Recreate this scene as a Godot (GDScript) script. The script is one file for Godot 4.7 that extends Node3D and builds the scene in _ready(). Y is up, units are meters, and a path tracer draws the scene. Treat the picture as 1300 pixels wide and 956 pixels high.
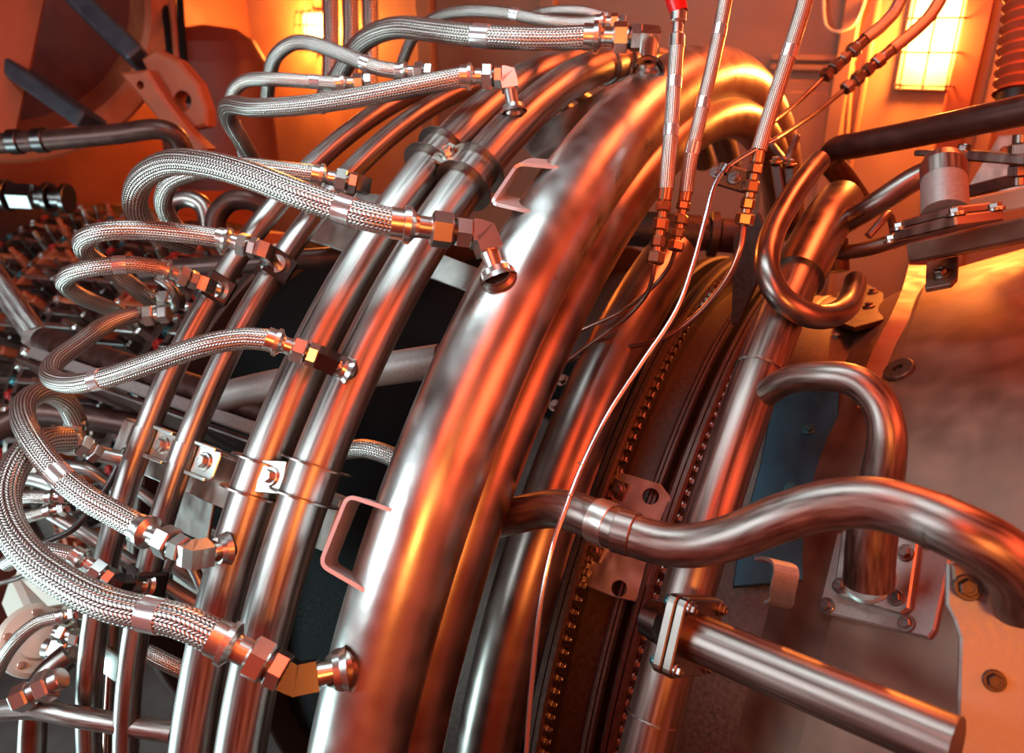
extends Node3D
# A gas turbine in its enclosure. World axes: x along the engine axis (right), y up, z towards the viewer's side of the engine.
const AY := 1.75                                   # height of the engine axis
const F := 975.7                                   # focal length in pixels of the 1300 x 956 frame
var cam: Camera3D
var eye := Vector3(0.626, 3.308, 1.948)
var mats := {}
var used := {}
var bolt_mesh := {}
var rng := RandomNumberGenerator.new()

class MB:
	var v := PackedVector3Array()
	var n := PackedVector3Array()
	var u := PackedVector2Array()
	var ix := PackedInt32Array()
	func vert(p: Vector3, nn: Vector3, uv := Vector2()) -> int:
		v.append(p); n.append(nn); u.append(uv)
		return v.size() - 1
	func tri(a: int, b: int, c: int):
		var g := (v[b] - v[a]).cross(v[c] - v[a])
		if g.length_squared() < 1e-18: return
		if g.dot(n[a] + n[b] + n[c]) > 0.0: ix.append_array([a, c, b])
		else: ix.append_array([a, b, c])
	func quad(a: int, b: int, c: int, d: int):
		tri(a, b, c); tri(a, c, d)
	func flat(ps: Array, out: Vector3):
		var g: Vector3 = (ps[1] - ps[0]).cross(ps[2] - ps[0]).normalized()
		if g.dot(out) < 0.0: g = -g
		var k := v.size()
		for p in ps: vert(p, g, Vector2(p.x + p.z, p.y))
		for i in range(1, ps.size() - 1): tri(k, k + i, k + i + 1)
	# a round tube along points; rad is a number or one number per point
	func tube(pts: PackedVector3Array, rad, sides := 20, us := 1.0, vs := 1.0, cap := true):
		var m := pts.size()
		var t0 := (pts[1] - pts[0]).normalized()
		var up := Vector3.UP if absf(t0.y) < 0.9 else Vector3.RIGHT
		var x := up.cross(t0).normalized()
		var k := v.size()
		var along := 0.0
		for i in m:
			var t := (pts[mini(i + 1, m - 1)] - pts[maxi(i - 1, 0)]).normalized()
			x = (x - t * x.dot(t)).normalized()
			var y := t.cross(x)
			if i: along += pts[i].distance_to(pts[i - 1])
			var r: float = rad if rad is float else rad[i]
			for j in sides + 1:
				var a := TAU * j / sides
				var d := x * cos(a) + y * sin(a)
				vert(pts[i] + d * r, d, Vector2(us * j / sides, along * vs))
		for i in m - 1:
			for j in sides:
				var a := k + i * (sides + 1) + j
				quad(a, a + 1, a + sides + 2, a + sides + 1)
		if cap:
			for e in [0, m - 1]:
				var o := (pts[0] - pts[1]).normalized() if e == 0 else (pts[m - 1] - pts[m - 2]).normalized()
				var c := vert(pts[e], o)
				var b := v.size()
				for j in sides + 1: vert(v[k + e * (sides + 1) + j], o)
				for j in sides: tri(c, b + j, b + j + 1)
	# turned (sides many) or hexagonal (flat) body along dir from a; profile of (distance, radius)
	func rev(a: Vector3, dir: Vector3, prof: Array, sides := 24, flat_sides := false, rot := 0.0, from := 0.0, to := TAU, us := 1.0):
		var t := dir.normalized()
		var up := Vector3.UP if absf(t.y) < 0.9 else Vector3.RIGHT
		var x := up.cross(t).normalized()
		var y := t.cross(x)
		for i in prof.size() - 1:
			var p: Vector2 = prof[i]
			var q: Vector2 = prof[i + 1]
			var sl := Vector2(q.x - p.x, q.y - p.y)
			if sl.length() < 1e-7: continue
			var nr := sl.x; var nt := -sl.y
			var k := v.size()
			for j in sides:
				var a0 := from + (to - from) * j / sides + rot
				var a1 := from + (to - from) * (j + 1) / sides + rot
				var am := (a0 + a1) / 2
				var b := v.size()
				for e in [[a0, p], [a1, p], [a1, q], [a0, q]]:
					var an: float = am if flat_sides else e[0]
					var d := x * cos(e[0]) + y * sin(e[0])
					var nd := x * cos(an) + y * sin(an)
					vert(a + t * e[1].x + d * e[1].y, (nd * nr + t * nt).normalized(), Vector2(us * e[0] / TAU, e[1].x))
				quad(b, b + 1, b + 2, b + 3)
	func box(tr: Transform3D, h: Vector3, b := 0.0):
		b = minf(b, minf(h.x, minf(h.y, h.z)) * 0.6)
		var c := tr.origin
		for ax in 3:
			for s in [-1, 1]:
				var i := ax; var j := (ax + 1) % 3; var l := (ax + 2) % 3
				var ps := []
				for e in [[-1, -1], [1, -1], [1, 1], [-1, 1]]:
					var p := Vector3()
					p[i] = s * h[i]; p[j] = e[0] * (h[j] - b); p[l] = e[1] * (h[l] - b)
					ps.append(tr * p)
				flat(ps, tr.basis[i] * s)
				if b <= 0.0: continue
				for s2 in [-1, 1]:
					var e4 := []
					for w in [[0, -1], [0, 1], [1, 1], [1, -1]]:
						var p := Vector3()
						p[l] = w[1] * (h[l] - b)
						if w[0] == 0: p[i] = s * h[i]; p[j] = s2 * (h[j] - b)
						else: p[i] = s * (h[i] - b); p[j] = s2 * h[j]
						e4.append(tr * p)
					flat(e4, tr.basis[i] * s + tr.basis[j] * s2)
		if b > 0.0:
			for sx in [-1, 1]:
				for sy in [-1, 1]:
					for sz in [-1, 1]:
						var s3 := Vector3(sx, sy, sz)
						flat([tr * (s3 * Vector3(h.x, h.y - b, h.z - b)), tr * (s3 * Vector3(h.x - b, h.y, h.z - b)), tr * (s3 * Vector3(h.x - b, h.y - b, h.z))], tr.basis * s3)
	# a flat plate: outline in the transform's xy, thickness along z, chamfered rim; holes are keyholed in
	func plate(tr: Transform3D, poly: PackedVector2Array, th: float, bev := 0.002, holes := []):
		if Geometry2D.is_polygon_clockwise(poly): poly.reverse()
		var ins := Geometry2D.offset_polygon(poly, -bev, Geometry2D.JOIN_MITER)
		var inner: PackedVector2Array = ins[0] if ins.size() == 1 and ins[0].size() == poly.size() else poly
		var face := inner.duplicate()
		for hole in holes:
			var h: PackedVector2Array = hole.duplicate()
			if not Geometry2D.is_polygon_clockwise(h): h.reverse()
			var bi := 0; var bj := 0; var bd := 1e9
			for i in face.size():
				for j in h.size():
					var dd := face[i].distance_squared_to(h[j])
					if dd < bd: bd = dd; bi = i; bj = j
			var f2 := PackedVector2Array()
			for i in bi + 1: f2.append(face[i])
			for j in h.size() + 1: f2.append(h[(bj + j) % h.size()])
			for i in range(bi, face.size()): f2.append(face[i])
			face = f2
		var idx := Geometry2D.triangulate_polygon(face)
		for s in [-1.0, 1.0]:
			var k := v.size()
			for p in face: vert(tr * Vector3(p.x, p.y, s * th / 2), tr.basis.z.normalized() * s, p)
			for i in range(0, idx.size(), 3): tri(k + idx[i], k + idx[i + 1], k + idx[i + 2])
		rim(tr, poly, th / 2 - bev, -(th / 2 - bev), 1.0)
		if inner != poly:
			for s in [-1.0, 1.0]:
				var off := 0
				var bd := 1e9
				for i in inner.size():
					var dd := inner[i].distance_squared_to(poly[0])
					if dd < bd: bd = dd; off = i
				for i in poly.size():
					var a := poly[i]; var b := poly[(i + 1) % poly.size()]
					var c := inner[(i + 1 + off) % poly.size()]; var d := inner[(i + off) % poly.size()]
					var e := (b - a).normalized()
					flat([tr * Vector3(a.x, a.y, s * (th / 2 - bev)), tr * Vector3(b.x, b.y, s * (th / 2 - bev)), tr * Vector3(c.x, c.y, s * th / 2), tr * Vector3(d.x, d.y, s * th / 2)], tr.basis * Vector3(e.y, -e.x, s))
		for hole in holes:
			var h: PackedVector2Array = hole.duplicate()
			if Geometry2D.is_polygon_clockwise(h): h.reverse()
			rim(tr, h, th / 2, -th / 2, -1.0)
	func rim(tr: Transform3D, poly: PackedVector2Array, z0: float, z1: float, sgn: float):
		for i in poly.size():
			var a := poly[i]; var b := poly[(i + 1) % poly.size()]
			var e := (b - a).normalized()
			flat([tr * Vector3(a.x, a.y, z0), tr * Vector3(b.x, b.y, z0), tr * Vector3(b.x, b.y, z1), tr * Vector3(a.x, a.y, z1)], tr.basis * Vector3(e.y, -e.x, 0) * sgn)
	# a bent strip of sheet: path, width direction (constant), width, thickness
	func strip(pts: PackedVector3Array, wd: Vector3, w: float, th: float):
		var m := pts.size()
		var rows := []
		for i in m:
			var t := (pts[mini(i + 1, m - 1)] - pts[maxi(i - 1, 0)]).normalized()
			var o := wd.cross(t).normalized()
			rows.append([pts[i] - wd * w / 2 - o * th / 2, pts[i] + wd * w / 2 - o * th / 2, pts[i] + wd * w / 2 + o * th / 2, pts[i] - wd * w / 2 + o * th / 2, o])
		for i in m - 1:
			var r = rows[i]; var q = rows[i + 1]
			flat([r[0], r[1], q[1], q[0]], -r[4])
			flat([r[2], r[3], q[3], q[2]], r[4])
			flat([r[1], r[2], q[2], q[1]], wd)
			flat([r[0], r[3], q[3], q[0]], -wd)
		flat(rows[0].slice(0, 4), pts[0] - pts[1])
		flat(rows[m - 1].slice(0, 4), pts[m - 1] - pts[m - 2])
	func mesh(origin: Vector3, tang: bool) -> ArrayMesh:
		var vv := v.duplicate()
		for i in vv.size(): vv[i] -= origin
		var ar := []
		ar.resize(Mesh.ARRAY_MAX)
		ar[Mesh.ARRAY_VERTEX] = vv; ar[Mesh.ARRAY_NORMAL] = n; ar[Mesh.ARRAY_TEX_UV] = u; ar[Mesh.ARRAY_INDEX] = ix
		var am := ArrayMesh.new()
		am.add_surface_from_arrays(Mesh.PRIMITIVE_TRIANGLES, ar)
		if tang:
			var st := SurfaceTool.new()
			st.create_from(am, 0)
			st.generate_tangents()
			return st.commit()
		return am

# ---------- naming and building ----------
func numbered(s: String) -> String:
	var k: int = used.get(s, 0)
	used[s] = k + 1
	return s if k == 0 else "%s_%03d" % [s, k]

func thing(called: String, label: String, category: String, at := Vector3(), group := "") -> Node3D:
	var o := Node3D.new()
	o.name = numbered(called)
	o.position = at
	add_child(o, true)
	o.set_meta("label", label); o.set_meta("category", category)
	if group: o.set_meta("group", group)
	return o

func root_of(o: Node3D) -> Vector3:
	var p := Vector3()
	var q: Node = o
	while q is Node3D and q != self:
		p += (q as Node3D).position
		q = q.get_parent()
	return p

func put(mb: MB, called: String, m: String, parent: Node3D) -> MeshInstance3D:
	var mi := MeshInstance3D.new()
	mi.name = called
	mi.mesh = mb.mesh(root_of(parent), mats[m].normal_enabled or mats[m].anisotropy_enabled)
	mi.material_override = null
	mi.set_surface_override_material(0, mats[m])
	parent.add_child(mi, true)
	return mi

func struct(mb: MB, called: String, m: String, label := "") -> MeshInstance3D:
	var mi := MeshInstance3D.new()
	mi.name = called
	mi.mesh = mb.mesh(Vector3(), mats[m].normal_enabled)
	mi.set_surface_override_material(0, mats[m])
	add_child(mi, true)
	mi.set_meta("kind", "structure")
	if label: mi.set_meta("label", label)
	return mi

func get_bolt(m: String, sides: int) -> Mesh:
	var key := m + str(sides)
	if not bolt_mesh.has(key):
		var mb := MB.new()
		mb.rev(Vector3(), Vector3.UP, [Vector2(-0.3, 1.45), Vector2(0.12, 1.45), Vector2(0.2, 1.35), Vector2(0.2, 0.0)], 14)
		mb.rev(Vector3(), Vector3.UP, [Vector2(0.2, 1.0), Vector2(0.85, 1.0), Vector2(1.0, 0.86), Vector2(1.0, 0.55), Vector2(0.9, 0.5), Vector2(0.9, 0.0)], sides, sides <= 8, 0.3)
		bolt_mesh[key] = mb.mesh(Vector3(), false)
	return bolt_mesh[key]

func basis_y(y: Vector3) -> Basis:
	y = y.normalized()
	var x := (Vector3.RIGHT if absf(y.x) < 0.8 else Vector3.FORWARD)
	var z := x.cross(y).normalized()
	return Basis(y.cross(z).normalized(), y, z)

func bolt(parent: Node3D, p: Vector3, nrm: Vector3, size := 0.008, m := "bolt", sides := 6, called := "bolt"):
	var mi := MeshInstance3D.new()
	mi.name = called
	mi.mesh = get_bolt(m, sides)
	mi.set_surface_override_material(0, mats[m])
	mi.transform = Transform3D(basis_y(nrm).scaled_local(Vector3(size, size, size)), p - root_of(parent))
	parent.add_child(mi, true)

# ---------- measuring ----------
func ray(px: float, py: float) -> Vector3:
	return cam.transform.basis * Vector3((px - 650) / F, (478 - py) / F, -1)

func P(px: float, py: float, d: float) -> Vector3:
	return eye + ray(px, py) * d

func BW(px: float, py: float, z: float) -> Vector3:           # on a plane parallel to the rear wall
	var r := ray(px, py)
	return eye + r * ((z - eye.z) / r.z)

# hoops round the engine axis: x, ring radius, pipe radius
var hoops := {"M": [0.0, 1.473, 0.075], "M2": [0.03, 1.38, 0.055], "M3": [0.06, 1.15, 0.06], "H2": [-0.1975, 1.5098, 0.0403], "H1": [-0.2974, 1.5127, 0.0403], "T2": [-0.5493, 1.4574, 0.0238], "T1": [-0.6693, 1.4577, 0.0238], "V": [0.36, 1.22, 0.042]}

func hoop(k: String, phi: float) -> Vector3:
	var h = hoops[k]
	return Vector3(h[0], AY + h[1] * sin(phi), h[1] * cos(phi))

func hoop_dist(k: String, p: Vector3) -> float:
	var h = hoops[k]
	return Vector2(p.x - h[0], Vector2(p.y - AY, p.z).length() - h[1]).length()

func on_hoop(k: String, px: float, py: float) -> Vector3:      # where the line of sight meets the pipe
	var r := ray(px, py)
	var best := 9.0; var bt := 1.3
	for i in 1400:
		var t := 0.8 + i * 0.001
		var d := hoop_dist(k, eye + r * t)
		if d < hoops[k][2]: return eye + r * t
		if d < best: best = d; bt = t
	return eye + r * bt

func hoop_out(k: String, p: Vector3) -> Vector3:               # outward normal of the pipe at p
	var a := atan2(p.y - AY, p.z)
	return (p - hoop(k, a)).normalized()

var prof := [Vector2(-3.6, 0.84), Vector2(-1.32, 0.80), Vector2(-1.2, 0.9), Vector2(-0.35, 0.92), Vector2(0.45, 0.94), Vector2(0.56, 1.03), Vector2(0.8, 1.15), Vector2(1.5, 1.42), Vector2(2.0, 1.45)]

func Rc(x: float) -> float:
	for i in prof.size() - 1:
		if x <= prof[i + 1].x:
			return lerpf(prof[i].y, prof[i + 1].y, clampf((x - prof[i].x) / (prof[i + 1].x - prof[i].x), 0, 1))
	return prof[-1].y

func K(px: float, py: float, off := 0.0) -> Vector3:           # on the engine casing, lifted by off
	var r := ray(px, py)
	var best := 9.0; var bt := 1.5
	for i in 3000:
		var t := 0.6 + i * 0.001
		var p := eye + r * t
		var d := Vector2(p.y - AY, p.z).length() - Rc(p.x) - off
		if d < 0.0: return p
		if d < best: best = d; bt = t
	return eye + r * bt

func cn(p: Vector3) -> Vector3:                                # casing normal
	var sl := (Rc(p.x + 0.01) - Rc(p.x - 0.01)) / 0.02
	var a := atan2(p.y - AY, p.z)
	return Vector3(-sl, sin(a), cos(a)).normalized()

func px3(l: Array) -> PackedVector3Array:
	var o := PackedVector3Array()
	for q in l: o.append(q if q is Vector3 else P(q[0], q[1], q[2]))
	return o

func spline(ps: PackedVector3Array, step := 0.006) -> PackedVector3Array:
	var o := PackedVector3Array()
	var m := ps.size()
	for i in m - 1:
		var a := ps[maxi(i - 1, 0)]; var b := ps[i]; var c := ps[i + 1]; var d := ps[mini(i + 2, m - 1)]
		if i == 0: a = b * 2 - c
		if i == m - 2: d = c * 2 - b
		var k := maxi(2, int(b.distance_to(c) / step))
		var bc := b.distance_to(c)
		var m1 := (c - a) / (1e-6 + b.distance_to(a) + bc) * bc
		var m2 := (d - b) / (1e-6 + c.distance_to(d) + bc) * bc
		for j in k:
			var t := float(j) / k
			var t2 := t * t; var t3 := t2 * t
			o.append(b * (2 * t3 - 3 * t2 + 1) + m1 * (t3 - 2 * t2 + t) + c * (-2 * t3 + 3 * t2) + m2 * (t3 - t2))
	o.append(ps[m - 1])
	return o

func arc(k: String, a: float, b: float, m := 90) -> PackedVector3Array:
	var o := PackedVector3Array()
	for i in m + 1: o.append(hoop(k, lerpf(a, b, float(i) / m)))
	return o

func frame(x: Vector3, z: Vector3, at: Vector3) -> Transform3D:   # x as given, z as near as can be
	x = x.normalized()
	var y := z.cross(x).normalized()
	return Transform3D(Basis(x, y, x.cross(y)), at)

func beam(mb: MB, a: Vector3, b: Vector3, up: Vector3, w: float, h: float, bev := 0.003):   # w across, h along up
	var x := (b - a).normalized()
	var z := x.cross(up).normalized()
	mb.box(Transform3D(Basis(x, z.cross(x).normalized(), z), (a + b) / 2), Vector3(a.distance_to(b) / 2, h / 2, w / 2), bev)

func circ(r: float, m := 20, at := Vector2(), sx := 1.0) -> PackedVector2Array:
	var o := PackedVector2Array()
	for i in m: o.append(at + Vector2(cos(TAU * i / m) * r * sx, sin(TAU * i / m) * r))
	return o

func rrect(w: float, h: float, r: float, m := 4) -> PackedVector2Array:
	var o := PackedVector2Array()
	for q in 4:
		var c := Vector2((w - r) * [1, -1, -1, 1][q], (h - r) * [1, 1, -1, -1][q])
		for i in m + 1: o.append(c + Vector2.from_angle(PI / 2 * (q + float(i) / m)) * r)
	return o

# ---------- materials ----------
func noise_img(size: int, freq: float, oct: int, sd: int, lo: float, hi: float, sx := 1.0) -> Image:
	var fn := FastNoiseLite.new()
	fn.seed = sd; fn.frequency = freq; fn.fractal_octaves = oct
	var im := Image.create(size, size, false, Image.FORMAT_RGB8)
	for y in size:
		for x in size:
			var a := fn.get_noise_2d(x * sx, y); var b := fn.get_noise_2d((x - size) * sx, y)
			var c := fn.get_noise_2d(x * sx, y - size); var d := fn.get_noise_2d((x - size) * sx, y - size)
			var fx := float(x) / size; var fy := float(y) / size
			var g := lerpf(lerpf(a, b, fx), lerpf(c, d, fx), fy)
			g = clampf(lerpf(lo, hi, clampf(g * 1.1 + 0.5, 0, 1)), 0, 1)
			im.set_pixel(x, y, Color(g, g, g))
	return im

func two_tone(im: Image, a: Color, b: Color) -> ImageTexture:
	var o := Image.create(im.get_width(), im.get_height(), false, Image.FORMAT_RGB8)
	for y in im.get_height():
		for x in im.get_width(): o.set_pixel(x, y, a.lerp(b, im.get_pixel(x, y).r))
	return ImageTexture.create_from_image(o)

func mat(called: String, c: Color, metal: float, rough: float) -> StandardMaterial3D:
	var m := StandardMaterial3D.new()
	m.resource_name = called
	m.albedo_color = c; m.metallic = metal; m.roughness = rough
	mats[called] = m
	return m

func worn(called: String, a: Color, b: Color, metal: float, r0: float, r1: float, im: Image, scale := 4.0) -> StandardMaterial3D:
	var m := mat(called, Color.WHITE, metal, 1.0)
	m.albedo_texture = two_tone(im, a, b)
	m.roughness_texture = two_tone(im, Color(r0, r0, r0), Color(r1, r1, r1))
	m.roughness_texture_channel = BaseMaterial3D.TEXTURE_CHANNEL_RED
	m.uv1_triplanar = true
	m.uv1_scale = Vector3(scale, scale, scale)
	return m

func materials():
	var blot := noise_img(192, 0.02, 2, 3, 0.0, 1.0)
	var fine := noise_img(192, 0.09, 4, 8, 0.0, 1.0)
	var brush := noise_img(192, 0.02, 3, 5, 0.0, 1.0, 6.0)
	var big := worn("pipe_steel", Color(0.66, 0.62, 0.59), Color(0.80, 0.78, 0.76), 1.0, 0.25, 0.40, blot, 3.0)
	var bump := noise_img(192, 0.05, 3, 21, 0.0, 1.0)
	bump.bump_map_to_normal_map(0.5)
	big.normal_enabled = true; big.normal_texture = ImageTexture.create_from_image(bump); big.normal_scale = 0.22
	var ts := worn("tube_steel", Color(0.52, 0.48, 0.46), Color(0.72, 0.69, 0.66), 1.0, 0.30, 0.46, brush, 1.0)
	ts.uv1_triplanar = false
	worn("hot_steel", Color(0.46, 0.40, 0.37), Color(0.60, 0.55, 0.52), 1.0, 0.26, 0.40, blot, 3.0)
	worn("casing_steel", Color(0.30, 0.25, 0.23), Color(0.42, 0.36, 0.33), 0.85, 0.42, 0.6, fine, 5.0)
	worn("cone_steel", Color(0.42, 0.31, 0.26), Color(0.54, 0.42, 0.36), 0.7, 0.42, 0.6, blot, 4.0)
	worn("dark_casing", Color(0.035, 0.03, 0.03), Color(0.07, 0.06, 0.055), 0.0, 0.65, 0.85, fine, 5.0).metallic_specular = 0.25  # near black: shade of the gaps under the arched pipes put into the colour
	worn("sheet_steel", Color(0.66, 0.63, 0.60), Color(0.80, 0.77, 0.73), 0.95, 0.28, 0.45, blot, 6.0)
	worn("plate_tan", Color(0.56, 0.51, 0.49), Color(0.64, 0.60, 0.58), 0.6, 0.45, 0.6, fine, 6.0)
	worn("brown_metal", Color(0.26, 0.17, 0.15), Color(0.34, 0.23, 0.20), 0.7, 0.34, 0.5, blot, 6.0)
	worn("cast_orange", Color(0.56, 0.26, 0.14), Color(0.62, 0.30, 0.17), 0.1, 0.5, 0.7, blot, 4.0)
	worn("teal_lit_plate", Color(0.06, 0.20, 0.26), Color(0.09, 0.27, 0.33), 0.55, 0.4, 0.55, blot, 6.0)  # teal light falling on the cover plate put into its colour
	worn("wall_paint", Color(0.56, 0.42, 0.32), Color(0.60, 0.46, 0.35), 0.0, 0.5, 0.65, blot, 1.0)
	worn("red_paint", Color(0.40, 0.17, 0.12), Color(0.44, 0.20, 0.14), 0.0, 0.5, 0.65, blot, 1.0)
	worn("floor_paint", Color(0.34, 0.31, 0.30), Color(0.42, 0.38, 0.36), 0.0, 0.5, 0.7, blot, 1.0)
	mat("fitting", Color(0.80, 0.78, 0.75), 1.0, 0.28)
	mat("fitting_dark", Color(0.36, 0.34, 0.33), 1.0, 0.30)
	mat("orange_toned_metal", Color(0.72, 0.58, 0.46), 1.0, 0.28)  # orange light on the hanging hose couplings put into the metal colour
	worn("blue_steel", Color(0.20, 0.21, 0.24), Color(0.28, 0.28, 0.30), 0.5, 0.4, 0.55, blot, 4.0)
	worn("dark_red", Color(0.30, 0.12, 0.09), Color(0.36, 0.15, 0.11), 0.1, 0.5, 0.6, blot, 3.0)
	mat("band", Color(0.86, 0.85, 0.84), 0.85, 0.22)
	mat("bolt", Color(0.56, 0.52, 0.50), 1.0, 0.32)
	mat("bolt_dark", Color(0.30, 0.24, 0.22), 0.9, 0.45)
	mat("bolt_teal", Color(0.25, 0.42, 0.44), 0.9, 0.35)
	mat("bolt_red", Color(0.60, 0.12, 0.10), 0.3, 0.4)
	worn("unseen_wall_paint", Color(0.76, 0.36, 0.25), Color(0.80, 0.40, 0.28), 0.0, 0.5, 0.65, blot, 1.0)  # red of the unseen walls, chosen for terracotta reflections in the pipes
	var ws := worn("worn_steel", Color(0.46, 0.40, 0.37), Color(0.62, 0.56, 0.53), 1.0, 0.32, 0.48, brush, 1.0)
	ws.uv1_triplanar = false
	mat("bright_bracket", Color(0.84, 0.84, 0.84), 0.7, 0.35)
	mat("black", Color(0.03, 0.03, 0.035), 0.2, 0.5)
	mat("red_cap", Color(0.75, 0.05, 0.04), 0.0, 0.35)
	mat("wire", Color(0.78, 0.76, 0.76), 1.0, 0.25)
	mat("copper_tube", Color(0.66, 0.50, 0.44), 1.0, 0.28)
	mat("rubber", Color(0.10, 0.07, 0.06), 0.0, 0.5)
	mat("cream_paint", Color(0.78, 0.74, 0.68), 0.1, 0.4)
	for l in [["lamp_yellow", Color(1.0, 0.78, 0.42), 14.0], ["lamp_orange", Color(1.0, 0.55, 0.25), 2.0], ["lamp_cool", Color(0.86, 0.94, 1.0), 2.0], ["lamp_red", Color(1.0, 0.45, 0.25), 2.0]]:
		var m := mat(l[0], l[1], 0.0, 0.5)
		m.emission_enabled = true; m.emission = l[1]; m.emission_energy_multiplier = l[2]
	# woven wire braid: two crossing families of flat strands of three wires, over two and under two
	var S := 128
	var K2 := 4
	var hgt := Image.create(S, S, false, Image.FORMAT_RGB8)
	var col := Image.create(S, S, false, Image.FORMAT_RGB8)
	for y in S:
		for x in S:
			var a := (float(x) / S + float(y) / S) * K2
			var b := (float(x) / S - float(y) / S) * K2 + K2
			var run := fposmod(a + b, 4.0)
			var over := run < 2.0
			var p := fposmod(a if over else b, 1.0)
			var h := pow(sin(fposmod(run, 2.0) * PI / 2), 0.6) * pow(sin(p * PI), 0.6)
			hgt.set_pixel(x, y, Color(h, h, h))
			var g := 0.14 + 0.78 * clampf(h * 1.25, 0, 1)  # gaps between strands darkened, crevice shade put into the colour
			col.set_pixel(x, y, Color(g, g * 0.93, g * 0.88))
	var nm := hgt.duplicate()
	nm.bump_map_to_normal_map(5.0)
	var br := mat("braid", Color.WHITE, 0.95, 0.30)
	br.albedo_texture = ImageTexture.create_from_image(col)
	br.normal_enabled = true; br.normal_texture = ImageTexture.create_from_image(nm); br.normal_scale = 1.0

# ---------- hoses ----------
func braid_tube(pts: PackedVector3Array, r: float, reps: int) -> MB:
	var mb := MB.new()
	mb.tube(pts, r, 28, reps, 0.9 * reps / (TAU * r), true)
	return mb

# fittings from the hose end a to the elbow corner c, then down to q on the pipe
func fit(o: Node3D, a: Vector3, c: Vector3, q, r: float, dark := false, straight := false):
	var e := (c - a).normalized()
	var L := a.distance_to(c)
	var f := MB.new()
	f.rev(a - e * 0.5 * r, e, [Vector2(0, r * 1.0), Vector2(0.02 * r, r * 1.1), Vector2(L * 0.06 + .5 * r, r * 1.1), Vector2(L * 0.07 + .5 * r, r * 1.3), Vector2(L * 0.14 + .5 * r, r * 1.33), Vector2(L * 0.16 + .5 * r, r * 1.15), Vector2(L * 0.2 + .5 * r, r * 0.85), Vector2(L * 0.24 + .5 * r, r * 0.78), Vector2(L * 0.45 + .5 * r, r * 0.78)], 28)
	put(f, "ferrule", "fitting", o)
	var h := MB.new()
	var rot := rng.randf() * 1.0
	h.rev(a + e * L * 0.38, e, [Vector2(0, 0), Vector2(0, r * 1.05), Vector2(r * .14, r * 1.27), Vector2(L * 0.25 - r * .12, r * 1.27), Vector2(L * 0.25, r * 1.1), Vector2(L * 0.25, 0)], 6, true, rot)
	put(h, "hex_nut", "fitting", o)
	var gk := MB.new()
	gk.rev(a + e * L * 0.62, e, [Vector2(0, r * 0.95), Vector2(L * 0.06, r * 0.95)], 24)
	put(gk, "seal_ring", "fitting_dark", o)
	var h2 := MB.new()
	h2.rev(a + e * L * 0.665, e, [Vector2(0, 0), Vector2(0, r * 1.0), Vector2(r * .1, r * 1.13), Vector2(L * 0.17, r * 1.13), Vector2(L * 0.19, r * 1.0), Vector2(L * 0.19, 0)], 6, true, rot + 0.4)
	put(h2, "hex_collar", "fitting", o)
	if straight or q == null: return
	var d: Vector3 = (q - c).normalized()
	var b := MB.new()
	var hr := r * 0.82
	var side := e.cross(d)
	side = side.normalized() if side.length() > 0.05 else basis_y(e).x
	var Lq: float = c.distance_to(q)
	b.strip(PackedVector3Array([c - e * L * 0.14, c - e * hr * 0.4, c + (d - e).normalized() * 0.0 + (e + d * 0.4).normalized() * hr * 0.12, c + d * hr * 0.4, c + d * minf(hr * 1.6, Lq * 0.6)]), side, hr * 2, hr * 2)
	put(b, "elbow", "fitting_dark" if dark else "fitting", o)
	var n := MB.new()
	n.rev(c + d * hr * 1.3, d, [Vector2(0, r * 0.7), Vector2(maxf(Lq - hr * 1.3 - r * 0.55, 0.002), r * 0.62), Vector2(maxf(Lq - hr * 1.3 - r * 0.5, 0.003), r * 1.05), Vector2(Lq - hr * 1.3 - r * .1, r * 1.1), Vector2(Lq - hr * 1.3 + r * .3, r * 1.35)], 24)
	put(n, "stub", "fitting", o)

# hose: pts from the fitting end to the far end; c elbow corner, q the point on the pipe; bands at indices of pts
func hose(label: String, r: float, pts: Array, c = null, q = null, bands := [], dark := false, group := "braided steel hoses over the engine", reps := 6) -> Node3D:
	var w := px3(pts)
	var o := thing("braided_hose", label, "hose", w[0], group)
	var s := spline(w, 0.005)
	put(braid_tube(s, r, reps), "braided_sleeve", "braid", o)
	for bp in bands:
		var best := 0; var bd := 1e9
		for i in s.size():
			var sp := cam.transform.affine_inverse() * s[i]
			var pp := Vector2(650 + F * sp.x / -sp.z, 478 - F * sp.y / -sp.z)
			var dd: float = pp.distance_to(Vector2(bp[0], bp[1]))
			if dd < bd - 0.5: bd = dd; best = i
		var seg := PackedVector3Array()
		var span := maxi(2, int(r * 0.8 / 0.005))
		for i in range(clampi(best - span, 0, s.size() - 2), clampi(best + span, 1, s.size() - 1) + 1): seg.append(s[i])
		var mb := MB.new()
		mb.tube(seg, r * 1.05, 28)
		put(mb, "band", "band", o)
	if c != null:
		fit(o, w[0], c if c is Vector3 else P(c[0], c[1], c[2]), q, r, dark)
	return o

func line(called: String, label: String, cat: String, pts: Array, r, m: String, sides := 20, step := 0.01) -> Node3D:
	var w := px3(pts)
	var o := thing(called, label, cat, w[0])
	var mb := MB.new()
	var s := spline(w, step)
	if r is Array:
		var rr := []
		for i in s.size():
			var t = float(i) / (s.size() - 1) * (r.size() - 1)
			var k := mini(int(t), r.size() - 2)
			rr.append(lerpf(r[k], r[k + 1], t - k))
		mb.tube(s, rr, sides, 1.0, 4.0)
	else:
		mb.tube(s, float(r), sides, 1.0, 4.0)
	put(mb, "tube", m, o)
	return o

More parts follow.
